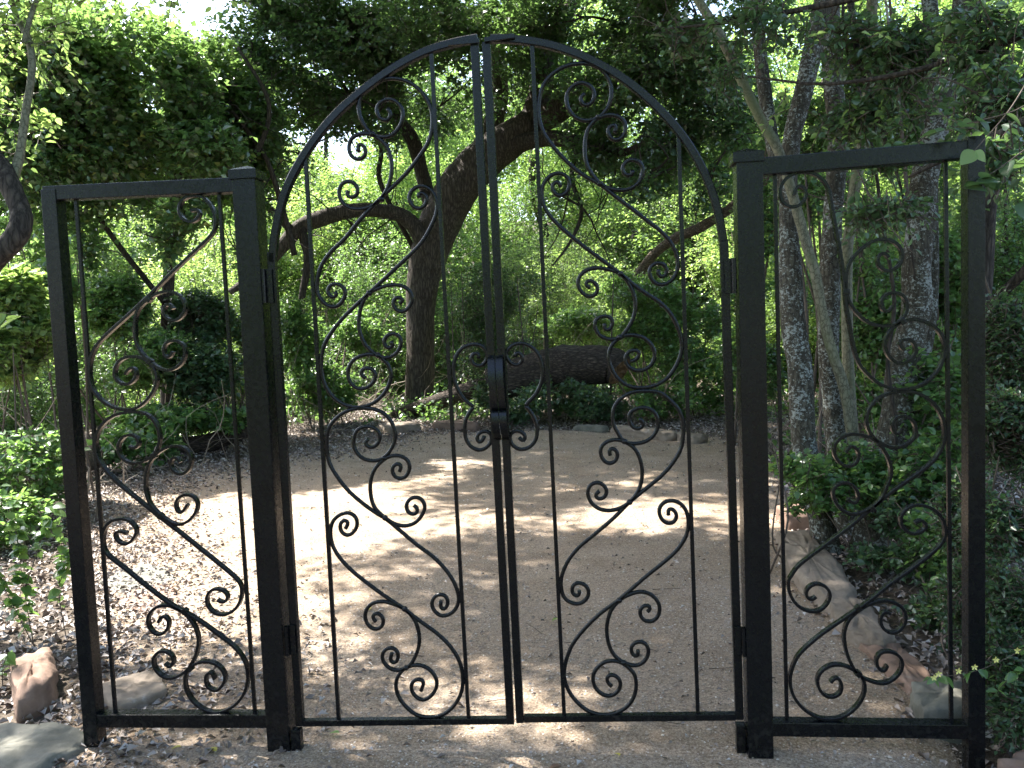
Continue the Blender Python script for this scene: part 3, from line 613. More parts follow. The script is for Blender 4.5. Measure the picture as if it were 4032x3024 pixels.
def scrollset(parent, key, prof):
    for i, s in enumerate(SCROLLS[key]):
        P = smooth_path(pts2(s))
        g = np.random.default_rng(i + 50)
        me = sweep2d(P, prof, YC)
        me.transform(Matrix.Translation(-Vector(parent.location)))
        if prof is ROUND:
            me.polygons.foreach_set('use_smooth', [True] * (len(me.polygons) - 2) + [False, False])
        obj("scroll", me, PAINT, parent)

def box_part(name, parent, *a, bev=.002):
    me = box_geo(*a, bev)
    me.transform(Matrix.Translation(-Vector(parent.location)))
    return obj(name, me, PAINT, parent)

def cap_part(parent, x, ztop, w, loc_y=YC):
    h = .032
    V = []; F = []
    for (ww, z) in ((w / 2 + .008, ztop), (w / 2 + .008, ztop + h), (w / 2 - .002, ztop + h + .004), (.003, ztop + h + .019)):
        V += [(x - ww, loc_y - ww, z), (x + ww, loc_y - ww, z), (x + ww, loc_y + ww, z), (x - ww, loc_y + ww, z)]
    for i in range(3):
        for j in range(4):
            q = (j + 1) % 4
            F.append((i * 4 + j, i * 4 + q, i * 4 + 4 + q, i * 4 + 4 + j))
    F.append((12, 13, 14, 15)); F.append((3, 2, 1, 0))
    me = mesh_from(V, F); me.transform(Matrix.Translation(-Vector(parent.location)))
    return obj("post_cap", me, PAINT, parent)

def ball(parent, x, z, r=.0115, name="collar_ball"):
    bm = bmesh.new(); bmesh.ops.create_icosphere(bm, subdivisions=2, radius=r)
    for v in bm.verts: v.co = Vector((v.co.x + x, v.co.y * 1.05 + YC, v.co.z * .95 + z)) - Vector(parent.location)
    me = bpy.data.meshes.new("m"); bm.to_mesh(me); bm.free()
    me.polygons.foreach_set('use_smooth', [True] * len(me.polygons))
    return obj(name, me, PAINT, parent)

def collar(parent, x, z, ang, l=.018, w=.021):
    me = box_geo(-l / 2, l / 2, -.0125, .0125, -w / 2, w / 2, .002)
    me.transform(Matrix.Translation(Vector((x, YC, z)) - Vector(parent.location)) @ Matrix.Rotation(-ang, 4, 'Y'))
    return obj("collar", me, PAINT, parent)

def hinge(parent, x, z0, z1, sx):
    V, F = tube_np([(x, YC - .030, z0), (x, YC - .030, (z0 + z1) / 2), (x, YC - .030, z1)], [.0085] * 3, 10)
    me = mesh_np(V - np.array(parent.location), [(F, 0)], smooth=True)
    h = obj("hinge", me, PAINT, parent)
    box_part("hinge_plate", h, 0, 0, 0, 0, 0, 0) if False else None
    me2 = box_geo(x - .004, x + sx * .030, YC - .0225, YC - .0165, z0, z1, .001) if sx > 0 else box_geo(x + sx * .030, x + .004, YC - .0225, YC - .0165, z0, z1, .001)
    me2.transform(Matrix.Translation(-Vector(parent.location)))
    obj("hinge_plate", me2, PAINT, h)
    return h

# side panels ------------------------------------------------------
LP = empty("side_panel", (-1.6, YC, 0), 'black iron side panel left of the arched gate, curls between two posts', 'iron panel', 'fixed side panels either side of the gate')
box_part("post", LP, -1.9935, -1.9365, YC - .0285, YC + .0285, -.05, 2.1)
p2 = box_part("post", LP, -1.2635, -1.1795, YC - .042, YC + .042, -.05, 2.096)
cap_part(LP, -1.2215, 2.093, .085)
quad_bar("top_rail", LP, (-1.99, 2.0875), (-1.262, 2.077), .052, .05, .003)
quad_bar("bottom_rail", LP, (-1.938, .1045), (-1.260, .1105), .051, .05, .003)
quad_bar("picket", LP, (-1.8773, 2.066), (-1.8752, .125), .0125, .0125)
quad_bar("picket", LP, (-1.331, 2.058), (-1.3212, .13), .0125, .0125)
scrollset(LP, 'left_panel', FLAT)
for x, z, a in [(-1.624, 1.688, 45), (-1.637, 1.462, -42), (-1.646, 1.113, 20), (-1.6376, .886, -38), (-1.5682, .524, -36), (-1.5627, .303, 35)]:
    collar(LP, x, z, R(a))
box_part("hinge_stub", LP, -1.175, -1.139, YC - .034, YC - .002, -.03, .082)

RP = empty("side_panel", (.87, YC, 0), 'black iron side panel right of the gate, leaves hanging over its outer post', 'iron panel', 'fixed side panels either side of the gate')
box_part("post", RP, .4755, .5605, YC - .042, YC + .042, -.05, 2.052)
cap_part(RP, .514, 2.048, .085)
box_part("post", RP, 1.210, 1.264, YC - .028, YC + .028, -.18, 2.09)
quad_bar("top_rail", RP, (.556, 2.034), (1.2125, 2.050), .058, .05, .003)
quad_bar("bottom_rail", RP, (.558, .1003), (1.2125, .098), .050, .05, .003)
quad_bar("picket", RP, (.6060, 2.01), (.6153, .12), .0125, .0125)
quad_bar("picket", RP, (1.1510, 2.02), (1.1642, .12), .0125, .0125)
scrollset(RP, 'right_panel', FLAT)
for x, z, a in [(.8318, 1.607, 88), (1.012, 1.501, 28), (.9358, 1.091, -35), (.9089, .869, 36), (.8598, .5227, 36), (.8574, .2925, -40)]:
    collar(RP, x, z, R(a))
box_part("hinge_stub", RP, .441, .4735, YC - .008, YC + .026, -.03, .105)

# gate leaves -------------------------------------------------------
def arch(parent, P, w=.027, d=.028):
    C = catmull(np.array(P), 5)
    for _ in range(14): C[1:-1] = .5 * C[1:-1] + .25 * (C[:-2] + C[2:])
    h = w / 2; e = .003
    prof = [(-h, -d / 2 + e), (-h + e, -d / 2), (h - e, -d / 2), (h, -d / 2 + e), (h, d / 2 - e), (h - e, d / 2), (-h + e, d / 2), (-h, d / 2 - e)]
    me = sweep2d(C, prof, YC); me.transform(Matrix.Translation(-Vector(parent.location)))
    return obj("arch_rail", me, PAINT, parent)

def handle(parent, x):
    prof = [(1.436, -.001), (1.432, -.012), (1.415, -.024), (1.39, -.036), (1.362, -.042), (1.33, -.043), (1.29, -.041), (1.262, -.036), (1.248, -.022),
            (1.243, -.012), (1.246, -.022), (1.243, -.032), (1.232, -.040), (1.21, -.044), (1.19, -.041), (1.17, -.031), (1.152, -.016), (1.142, -.002)]
    P = catmull(np.array(prof), 4); T = np.gradient(P, axis=0); T /= np.linalg.norm(T, axis=1)[:, None] + 1e-9
    N = np.stack([-T[:, 1], T[:, 0]], 1) * .0025
    V = []; F = []; w = .0125
    for i in range(len(P)):
        for s, q in ((-1, 1), (1, 1), (1, -1), (-1, -1)):
            V.append((x + s * w + (1.436 - P[i, 0]) * .04, .0235 + P[i, 1] + N[i, 1] * q, P[i, 0] + N[i, 0] * q))
    for i in range(len(P) - 1):
        for j in range(4):
            k = (j + 1) % 4
            F.append((i * 4 + j, i * 4 + k, i * 4 + 4 + k, i * 4 + 4 + j))
    F.append((0, 1, 2, 3)); F.append((len(V) - 1, len(V) - 2, len(V) - 3, len(V) - 4))
    me = mesh_from(V, F)
    bm = bmesh.new(); bm.from_mesh(me); bmesh.ops.recalc_face_normals(bm, faces=bm.faces[:]); bm.to_mesh(me); bm.free()
    me.transform(Matrix.Translation(-Vector(parent.location)))
    return obj("handle", me, PAINT, parent)

LG = empty("gate_leaf", (-.75, YC, 0), 'black iron gate leaf with half arch, hinged on the left post', 'gate', 'two leaves of the arched garden gate')
quad_bar("stile", LG, (-1.1475, .0875), (-1.1500, 1.835), .028, .028, .003)
arch(LG, [(-1.1490, 1.80), (-1.1442, 1.8344), (-1.132, 1.9046), (-1.1147, 1.9644), (-1.0961, 2.0239), (-1.0668, 2.0826), (-1.0215, 2.1546), (-.9491, 2.2443), (-.8778, 2.3114), (-.8083, 2.3629), (-.7397, 2.4087), (-.6714, 2.4463), (-.6233, 2.4691), (-.5744, 2.4887), (-.5255, 2.5028), (-.4772, 2.5116), (-.4291, 2.5191), (-.3754, 2.5236)])
quad_bar("stile", LG, (-.3587, .1025), (-.3861, 2.511), .028, .028, .003)
quad_bar("bottom_rail", LG, (-1.134, .0975), (-.372, .1145), .0225, .026, .002)
quad_bar("picket", LG, (-1.0051, 2.165), (-.9998, .106), .0135, .0135)
quad_bar("picket", LG, (-.5379, 2.492), (-.5121, .118), .0135, .0135)
scrollset(LG, 'left_gate', ROUND)
for x, z in [(-.7609, 2.2269), (-.74, 2.0005), (-.8011, 1.6738), (-.7802, 1.4527), (-.7769, 1.0828), (-.7855, .8648), (-.7301, .5274), (-.7355, .308)]: ball(LG, x, z)
handle(LG, -.3712)
hinge(LG, -1.176, 1.655, 1.775, 1); hinge(LG, -1.170, .365, .475, 1)
me = box_geo(0, .108, -.005, .005, -.008, .008, .0015); me.transform(Matrix.Translation(Vector((-.4746, .0165, 2.508)) - Vector(LG.location)) @ Matrix.Rotation(R(-.5), 4, 'Y'))
obj("latch_tab", me, PAINT, LG)

RG = empty("gate_leaf", (.05, YC, 0), 'black iron gate leaf with half arch, hinged on the right post', 'gate', 'two leaves of the arched garden gate')
quad_bar("stile", RG, (.4525, .128), (.4345, 1.80), .028, .028, .003)
arch(RG, [(-.330, 2.519), (-.2902, 2.5165), (-.2402, 2.5098), (-.1938, 2.5006), (-.1473, 2.4892), (-.1012, 2.4746), (-.0306, 2.4454), (.031, 2.4113), (.0923, 2.3725), (.153, 2.3242), (.2136, 2.266), (.2733, 2.1975), (.3109, 2.1465), (.3429, 2.0937), (.375, 2.0286), (.3968, 1.9709), (.4135, 1.9128), (.426, 1.8527), (.433, 1.794)])
quad_bar("stile", RG, (-.3236, .108), (-.3460, 2.508), .028, .028, .003)
quad_bar("bottom_rail", RG, (-.309, .1215), (.439, .137), .0235, .026, .002)
quad_bar("picket", RG, (-.1892, 2.494), (-.1637, .125), .0135, .0135)
quad_bar("picket", RG, (.2931, 2.175), (.3094, .134), .0135, .0135)
scrollset(RG, 'right_gate', ROUND)
for x, z in [(.0285, 2.2341), (.0244, 2.0108), (.0846, 1.7021), (.0761, 1.4844), (.0817, 1.1211), (.0923, .9065), (.0458, .5551), (.0534, .3289)]: ball(RG, x, z)
handle(RG, -.3435)
hinge(RG, .462, 1.618, 1.735, -1); hinge(RG, .470, .365, .466, -1)
me = box_geo(0, .103, -.005, .005, -.008, .008, .0015); me.transform(Matrix.Translation(Vector((-.3497, .016, 2.5105)) - Vector(RG.location)) @ Matrix.Rotation(R(-3.2), 4, 'Y'))
obj("latch_tab", me, PAINT, RG)

# ------------------------------------------------------------------ stones, logs
def stone(label, poly, z0, h, mat, seed, cat='stone', group='stones edging the path', dome=.3, tilt=(0, 0)):
    g = np.random.default_rng(seed)
    P = np.array(poly, float); c = P.mean(0)
    Q = catmull(np.vstack([P, P[:1]]), 5)[:-1]
    Q = .55 * Q + .45 * np.vstack([np.linspace(P[i], P[(i + 1) % len(P)], 5, endpoint=False) for i in range(len(P))])
    k = len(Q); V = []; F = []
    lay = [(1.0, -.03), (1.02, h * .35), (1.0, h * .8), (.93, h * .97), (.6, h * (1 + dome * .2)), (.25, h * (1 + dome * .3))]
    for s, z in lay:
        j = g.normal(0, .012, (k, 2)) * (1 if s > .9 else .4)
        for i in range(k):
            q = (Q[i] - c) * s + j[i] * np.linalg.norm(P[0] - c) * 1.2
            V.append((q[0], q[1], z + g.normal(0, .05 * h) + q[0] * tilt[0] + q[1] * tilt[1]))
    for a in range(len(lay) - 1):
        for i in range(k):
            q = (i + 1) % k
            F.append((a * k + i, a * k + q, (a + 1) * k + q, (a + 1) * k + i))
    V.append((0, 0, h * (1 + dome * .3))); e = (len(lay) - 1) * k
    for i in range(k): F.append((e + i, e + (i + 1) % k, len(V) - 1))
    me = mesh_from(V, F)
    bm = bmesh.new(); bm.from_mesh(me)
    bmesh.ops.recalc_face_normals(bm, faces=bm.faces[:])
    bmesh.ops.subdivide_edges(bm, edges=bm.edges[:], cuts=2, use_grid_fill=True, smooth=.15)
    from mathutils import noise as mn
    for v in bm.verts:
        q = v.co * 9 + Vector((seed * 3.1, 0, 0))
        v.co += v.normal * (.012 * mn.fractal(q, 1.0, 2.0, 4) + .006 * mn.noise(q * 4)) * min(1, h / .08)
    bm.to_mesh(me); bm.free()
    me.polygons.foreach_set('use_smooth', [True] * len(me.polygons))
    o = obj("edging_stone", me, mat)
    o.location = (c[0], c[1], z0)
    return tag(o, label, cat, group)
stone('long pale edging stone with white streaks, at the foot of the lichen trees', [(1.15, 2.80), (1.36, 2.78), (1.31, 1.55), (1.12, 1.42), (1.07, 2.1)], -.02, .12, STONE, 1)
stone('brownish edging stone behind the right panel, second along the kerb line', [(1.12, 1.49), (1.30, 1.50), (1.31, .99), (1.21, .88), (1.10, 1.03)], -.02, .10, STONE, 2)
stone('flat edging stone behind the lowest curl of the right panel', [(1.14, .95), (1.30, .95), (1.31, .58), (1.19, .50)], -.02, .07, STONE_R, 3)
stone('dark mossy stone just behind the right panel bottom rail', [(1.17, .44), (1.42, .50), (1.36, .24), (1.14, .22)], -.04, .12, STONE_G, 4)
stone('pinkish stone in the bottom right corner outside the gate', [(1.275, -.03), (1.5, .08), (1.55, -.25), (1.23, -.24)], -.10, .12, STONE_R, 5)
stone('reddish stone behind the lichen trunks at the path edge', [(1.30, 3.5), (1.62, 3.45), (1.58, 3.15), (1.32, 3.2)], 0, .12, STONE_R, 6)
stone('grey flat flagstone behind the left panel', [(-3.25, 2.1), (-3.12, 2.46), (-2.74, 2.12), (-2.93, 1.83)], -.018, .03, STONE_G, 7, dome=.1)
stone('rusty red flagstone behind the left panel', [(-2.96, 1.78), (-2.78, 2.03), (-2.46, 1.69), (-2.52, 1.36)], -.018, .03, STONE_R, 8, dome=.1)
stone('small pale wedge of stone just behind the left panel bottom rail', [(-2.22, .48), (-2.04, .62), (-1.90, .43), (-2.03, .27)], -.01, .06, STONE, 9, dome=.1)
stone('greenish grey slab in the bottom left corner outside the panel', [(-2.6, .12), (-2.13, .14), (-1.98, 0), (-2.1, -.3), (-2.6, -.35)], -.02, .06, STONE_G, 10, dome=.1)
stone('upright pink stone left of the outer left post', [(-2.70, .55), (-2.62, .72), (-2.36, .38), (-2.40, .2)], -.02, .14, STONE_R, 11)
stone('broken pale stone at the foot of the big tree', [(-3.4, 9.5), (-3.0, 9.75), (-2.7, 9.35), (-3.1, 9.15)], 0, .12, STONE, 12)
stone('long thin edging stone seen under the gate handle scrolls', [(-2.5, 9.62), (-1.85, 9.4), (-1.85, 9.22), (-2.5, 9.42)], .0, .13, STONE_R, 13)
stone('flat greyish stone at the far end of the path', [(-.33, 9.18), (.1, 8.92), (.02, 8.72), (-.38, 8.95)], .0, .07, STONE_G, 14)
stone('long low edging stone at the far right end of the path', [(.26, 8.78), (.98, 7.98), (.82, 7.85), (.15, 8.6)], .0, .10, STONE, 15)
stone('short edging stone right of the longest one at the path end', [(1.06, 8.05), (1.32, 7.64), (1.14, 7.52), (.95, 7.9)], .0, .08, STONE, 16)

def log(label, pts, mat, seed, ends=True, sides=22, rough=.05, group=None):
    base = Vector((pts[0][0], pts[0][1], max(0, pts[0][2] - pts[0][3])))
    r = empty("fallen_log", base, label, 'log', group)
    pts = np.array(pts, float)
    C = catmull(pts, 8)
    V, F = tube_np(C[:, :3] - np.array(base), C[:, 3], sides, rough, seed, .06)
    obj("trunk", mesh_np(V, [(F, 0)], smooth=True), mat, r)
    if ends:
        for (i, s) in ((0, -1), (-1, 1)):
            c = C[i, :3] - np.array(base); ring = V[:sides] if i == 0 else V[-sides:]
            g = np.random.default_rng(seed + 3)
            inner = c + (ring - c) * .55 + g.normal(0, .02, (sides, 3)) * C[i, 3] * 3
            VV = np.vstack([ring, inner, [c + np.array([s * -.03, 0, 0])]])
            FF = [(j, (j + 1) % sides, sides + (j + 1) % sides, sides + j) for j in range(sides)] + [(sides + j, sides + (j + 1) % sides, 2 * sides) for j in range(sides)]
            obj("broken_end", mesh_from(VV, FF), ROT, r)
    return r
log('thick dark fallen log with an orange rotten broken end, right of the gate handles', [(-1.75, 10.62, .55, .29), (-.84, 10.53, .82, .30), (-.39, 10.45, .88, .305), (.17, 10.38, .84, .30), (.33, 10.3, .74, .25)], LOG, 1)
log('thin dark trunk sloping down from the thick log to the ground', [(-3.6, 11.4, .05, .09), (-2.88, 11.15, .25, .13), (-1.54, 10.8, .66, .16)], LOG, 2)
log('big pale sunlit log at the left edge beyond the left post', [(-7.4, 4.75, .20, .20), (-6.8, 4.85, .22, .205), (-6.14, 4.99, .24, .2), (-5.91, 5.23, .25, .185), (-5.68, 5.5, .26, .15), (-5.6, 6.0, .25, .11)], LOGL, 3)
log('brown rotten log stub lying on another log, seen through the left panel', [(-6.41, 7.6, .40, .18), (-5.92, 7.83, .44, .185), (-5.61, 8.07, .42, .17), (-5.2, 8.3, .40, .14)], LOG, 4)
log('long dark log along the leaf litter, seen through the left panel', [(-6.6, 6.95, .22, .15), (-5.7, 7.13, .16, .136), (-5.08, 7.27, .18, .124), (-4.45, 7.45, .36, .10)], LOG, 5)
log('pale bare fallen branch in the thicket right of the gate middle', [(.64, 13.0, 2.15, .08), (1.0, 12.5, 2.66, .085), (1.37, 12.0, 2.92, .09), (1.87, 11.5, 3.1, .09), (2.5, 11.0, 3.5, .08), (3.6, 10.6, 4.4, .07)], LOGL, 6)

# ------------------------------------------------------------------ trees
def rand_branch(start, d, L, r0, seed, bend=.35, n=6):
    g = np.random.default_rng(seed)
    p = np.array(start, float); d = np.array(d, float); d /= np.linalg.norm(d)
    out = []
    for i in range(n + 1):
        out.append((*p, r0 * (1 - .78 * i / n)))
        p = p + d * L / n
        d = d + g.normal(0, bend, 3); d /= np.linalg.norm(d)
    return out

def branchlets(parent, base, starts, mat, seed, name="twigs", L=1.2, r=.02, sides=5, kids=3):
    """many fine branches joined in one part"""
    g = np.random.default_rng(seed); VV = []; FF = []; off = 0
    for s in starts:
        for k in range(kids):
            d = g.normal(0, 1, 3); d[2] = d[2] * .7 + (.2 if len(s) < 4 else s[3])
            b = np.array(rand_branch(s[:3], d, L * g.uniform(.6, 1.3), r * g.uniform(.5, 1.1), int(g.integers(1e6)), .3, 6))
            V, F = tube_np(b[:, :3], b[:, 3], sides)
            VV.append(V); FF.append(F + off); off += len(V)
            for j in (2, 4):
                d2 = g.normal(0, 1, 3)
                b2 = np.array(rand_branch(b[j, :3], d2, L * .5, b[j, 3] * .6, int(g.integers(1e6)), .35, 4))
                V, F = tube_np(b2[:, :3], b2[:, 3], 4)
                VV.append(V); FF.append(F + off); off += len(V)
    o = obj(name, mesh_np(np.vstack(VV) - np.array(base), [(np.vstack(FF), 0)], smooth=True), mat, parent)
    o['kind'] = 'stuff'
    return o

CL = {
'central_crown':[(-5.51,11.0,6.24,0.7,0.77,0.86),(-4.68,11.0,6.64,0.85,0.94,0.62),(-3.83,11.0,6.2,0.69,0.76,0.85),(-3.14,11.5,6.69,0.79,0.87,0.63),(-2.33,12.0,6.96,0.73,0.81,0.49),(-3.49,11.0,5.19,0.46,0.51,0.54),(-2.65,12.0,5.47,0.33,0.36,0.49),(-4.28,11.0,5.32,0.47,0.51,0.54),(-0.69,11.5,6.51,0.55,0.6,0.39),(0.24,11.0,6.41,0.6,0.66,0.37),(1.07,10.5,6.03,0.64,0.71,0.43),(1.62,10.5,5.43,0.64,0.71,0.57),(0.77,10.5,5.28,0.58,0.63,0.43),(2.02,10.5,4.57,0.57,0.63,0.57),(1.24,10.5,4.34,0.65,0.71,0.36),(0.17,11.0,4.36,0.53,0.58,0.34),(-0.42,11.0,3.57,0.19,0.21,0.61),(0.87,10.5,3.72,0.58,0.64,0.33),(1.79,10.5,3.59,0.36,0.4,0.43),(-0.57,11.5,5.43,0.23,0.26,0.31),(-5.1,10.5,4.51,0.45,0.5,0.45),(-4.83,11.0,6.87,1.24,1.36,0.31),(-1.3,11.5,6.93,1.56,1.72,0.23),(1.64,10.5,6.27,1.42,1.56,0.28),(-2.7,12.5,6.42,2.79,3.07,0.93),(0.97,11.5,5.1,1.86,2.04,1.16),(-4.73,11.5,6.11,1.61,1.77,1.04)],
'left_tree':[(-6.75,7.0,5.09,0.63,0.69,0.68),(-6.96,7.0,4.09,0.58,0.63,0.63),(-6.37,7.5,4.75,0.66,0.72,0.72),(-5.82,8.0,5.03,0.68,0.75,0.56),(-6.07,8.0,4.25,0.75,0.83,0.5),(-5.36,8.5,4.82,0.71,0.78,0.58),(-5.1,8.0,4.07,0.68,0.75,0.37),(-6.57,7.5,3.94,0.6,0.66,0.3),(-4.92,9.0,4.59,0.47,0.52,0.61),(-6.46,8.0,3.47,0.5,0.55,0.25),(-6.98,8.0,2.94,0.22,0.24,0.51),(-5.36,8.0,3.23,0.38,0.41,0.25),(-5.78,8.0,2.87,0.19,0.21,0.31),(-4.85,9.0,3.53,0.27,0.3,0.41),(-5.01,9.0,2.66,0.2,0.22,0.34),(-6.59,9.0,4.97,2.04,2.25,1.16),(-7.25,7.5,3.5,0.55,0.6,0.49),(-5.6,9.5,4.2,0.85,0.93,0.56)],
'dark_shrub':[(-1.82,11.5,2.06,0.48,0.53,0.64),(-1.52,11.5,1.41,0.64,0.71,0.56),(-2.15,11.3,1.11,0.4,0.44,0.48),(-1.1,11.5,2.03,0.28,0.31,0.48),(-2.24,11.5,1.68,0.32,0.35,0.48)],
'low_dark':[(-0.68,10.0,0.39,0.79,0.87,0.25),(-1.25,9.8,0.24,0.43,0.47,0.18),(0.03,9.8,0.24,0.42,0.47,0.18),(-1.76,10.5,0.45,0.3,0.33,0.23)],
'vines':[(1.03,11.5,1.94,0.71,0.78,0.31),(1.58,11.0,1.44,0.61,0.67,0.53),(0.85,11.3,1.39,0.55,0.6,0.31),(1.69,10.3,0.58,0.51,0.56,0.51),(0.99,9.6,0.34,0.48,0.53,0.24),(0.53,12.5,2.16,0.42,0.46,0.3),(-0.35,13.0,1.52,0.7,0.77,0.31),(1.38,10.6,0.86,0.44,0.49,0.37)],
'right_mid_a':[(1.79,6.5,2.55,0.25,0.28,0.45),(1.76,7.0,1.71,0.27,0.29,0.43),(1.9,7.0,0.9,0.24,0.27,0.38),(1.81,8.0,1.09,0.3,0.33,0.41)],
'right_mid_b':[(2.16,5.0,2.6,0.33,0.37,0.21),(2.07,5.0,1.86,0.19,0.21,0.21),(2.43,5.0,2.01,0.21,0.23,0.25),(2.58,4.4,2.45,0.38,0.42,0.17),(1.91,5.0,2.62,0.17,0.18,0.25),(2.65,6.0,1.65,0.57,0.63,0.57)],
'right_mid_c':[(2.55,5.0,1.42,0.29,0.32,0.34),(2.22,4.6,0.83,0.32,0.35,0.28),(3.15,5.0,1.81,0.23,0.25,0.46),(2.87,4.6,1.01,0.24,0.26,0.4),(2.5,4.4,0.72,0.27,0.3,0.23),(2.36,3.8,0.35,0.25,0.28,0.22)],
'right_far':[(3.77,5.5,2.16,0.35,0.39,0.74),(3.7,5.0,1.04,0.29,0.32,0.54),(3.35,5.0,1.14,0.17,0.18,0.54),(2.19,6.5,3.42,0.4,0.44,0.55),(2.8,6.0,3.73,0.47,0.51,0.6),(3.47,6.0,3.23,0.46,0.51,0.69),(3.81,5.5,3.31,0.35,0.38,0.65)],
'right_low':[(1.23,2.3,0.59,0.14,0.16,0.08),(1.41,2.35,0.45,0.2,0.22,0.13),(1.17,2.3,0.35,0.06,0.07,0.09),(1.59,2.5,0.59,0.17,0.19,0.13),(1.67,2.4,0.46,0.14,0.16,0.13),(1.1,2.3,0.64,0.06,0.06,0.05)],
'right_ground':[(1.54,2.1,0.11,0.11,0.12,0.06),(1.79,2.2,0.31,0.19,0.21,0.14),(1.77,1.8,0.15,0.13,0.14,0.09),(1.62,1.3,0.04,0.14,0.15,0.09),(1.68,1.9,0.17,0.13,0.14,0.06),(1.56,1.0,-0.0,0.08,0.09,0.06)],
'right_bush':[(1.75,0.9,1.36,0.1,0.11,0.2),(1.68,0.75,1.02,0.12,0.13,0.19),(1.58,0.55,0.7,0.12,0.13,0.18),(1.53,0.4,0.42,0.12,0.14,0.18),(1.45,0.22,0.24,0.1,0.11,0.13),(1.52,0.75,0.3,0.09,0.1,0.14),(1.58,0.95,0.61,0.08,0.09,0.18),(1.41,0.12,0.12,0.06,0.07,0.1)],
'upper_right':[(1.03,2.3,3.23,0.3,0.33,0.15),(0.8,2.4,3.03,0.18,0.2,0.17),(1.37,2.1,3.11,0.23,0.26,0.16),(1.68,1.9,2.92,0.22,0.25,0.17),(1.86,1.5,2.83,0.23,0.25,0.18),(1.83,1.2,2.46,0.17,0.19,0.17),(1.75,1.8,2.6,0.19,0.21,0.13),(1.52,2.2,2.66,0.19,0.21,0.12),(1.56,0.6,2.13,0.11,0.12,0.09),(0.59,2.4,3.27,0.17,0.19,0.14),(1.56,1.7,2.35,0.14,0.16,0.06),(1.45,1.6,2.06,0.19,0.21,0.07)],
'left_low_a':[(-5.37,4.5,1.47,0.35,0.39,0.35),(-5.28,4.2,0.97,0.25,0.28,0.21),(-5.47,5.0,1.04,0.23,0.26,0.28),(-5.51,4.5,2.0,0.26,0.29,0.26)],
'left_low_b':[(-5.94,7.4,1.39,0.66,0.73,0.42),(-6.57,8.0,2.03,0.45,0.49,0.45),(-6.48,6.5,2.11,0.39,0.43,0.39)],
'left_low_c':[(-5.21,7.8,1.1,0.62,0.68,0.44),(-4.67,8.0,0.76,0.32,0.35,0.28),(-4.96,9.0,1.71,0.34,0.38,0.55),(-5.64,8.5,1.8,0.46,0.51,0.4)],
'left_ground':[(-5.47,7.0,0.55,0.58,0.64,0.15),(-4.74,7.4,0.48,0.42,0.46,0.13),(-5.49,6.0,0.37,0.26,0.29,0.16),(-5.71,5.0,0.53,0.28,0.31,0.12),(-5.21,6.3,0.32,0.27,0.3,0.14)],
'mid_low':[(-4.7,10.0,1.62,0.37,0.41,0.66),(-4.38,10.5,0.69,0.46,0.51,0.46),(-4.29,12.0,1.68,0.42,0.47,0.68),(-4.61,9.8,0.6,0.37,0.4,0.29)],
'sapling':[(-2.92,1.1,0.5,0.19,0.21,0.17),(-2.97,1.0,0.26,0.12,0.13,0.14),(-2.8,1.1,0.32,0.1,0.11,0.17),(-2.86,1.1,0.67,0.14,0.16,0.07)],
'll':[(-2.62,0.45,0.01,0.07,0.08,0.08),(-2.48,0.35,-0.07,0.06,0.07,0.05)],
'tree_ivy':[(-3.27,11.9,-0.0,0.32,0.35,0.22),(-2.88,11.9,0.07,0.17,0.18,0.17)],
}

# big central tree
B = (-3.34, 12.3, 0)
T = empty("tree", B, 'big dark leaning tree with furrowed bark and an arching side branch, behind the gate', 'tree')
limb("trunk", [(-3.34, 12.3, -.15, .31), (-3.34, 12.3, .3, .285), (-3.27, 12.3, 1.21, .262), (-3.21, 12.3, 2.1, .268), (-3.02, 12.3, 2.95, .33), (-2.62, 12.3, 3.8, .375), (-2.08, 12.3, 4.43, .375), (-1.55, 12.3, 4.81, .35), (-1.04, 12.3, 5.11, .30)], BARK, T, B, 28, 9, .035, .05, 1, .25)
limb("limb", [(-1.25, 12.3, 5.0, .26), (-1.09, 12.3, 5.12, .25), (-.47, 12.14, 5.33, .20), (.13, 11.98, 5.74, .18), (.56, 11.82, 6.27, .165), (.88, 11.66, 6.59, .15), (1.06, 11.5, 7.07, .12), (1.3, 11.3, 8.2, .08)], BARK, T, B, 18, 7, .04, .05, 2)
limb("limb", [(-1.15, 12.3, 5.0, .23), (-.94, 12.38, 5.51, .20), (-.79, 12.45, 6.36, .174), (-1.01, 12.53, 7.12, .156), (-1.03, 12.6, 7.76, .138), (-1.0, 12.7, 9, .1)], BARK, T, B, 18, 7, .04, .05, 3)
limb("limb", [(-.9, 12.4, 5.6, .14), (-.7, 12.6, 6.34, .138), (-.53, 12.8, 6.88, .135), (-.23, 13.0, 7.49, .122), (-.08, 13.2, 7.92, .114), (.4, 13.6, 9.2, .08)], BARK, T, B, 14, 6, .04, .05, 4)
limb("limb", [(-2.2, 12.5, 4.35, .25), (-1.7, 12.8, 5.6, .18), (-1.71, 13.0, 6.73, .19), (-1.44, 13.2, 7.39, .19), (-1.23, 13.4, 8.09, .17), (-1.1, 13.8, 9.4, .12)], BARK, T, B, 16, 6, .04, .05, 5)
limb("branch", [(-1.6, 12.25, 4.75, .17), (-.78, 11.85, 4.76, .135), (-.07, 11.5, 4.55, .105), (.5, 11.15, 4.3, .07), (1.0, 10.8, 4.4, .045), (1.7, 10.4, 4.3, .025)], BARK_D, T, B, 12, 7, .04, .05, 6)
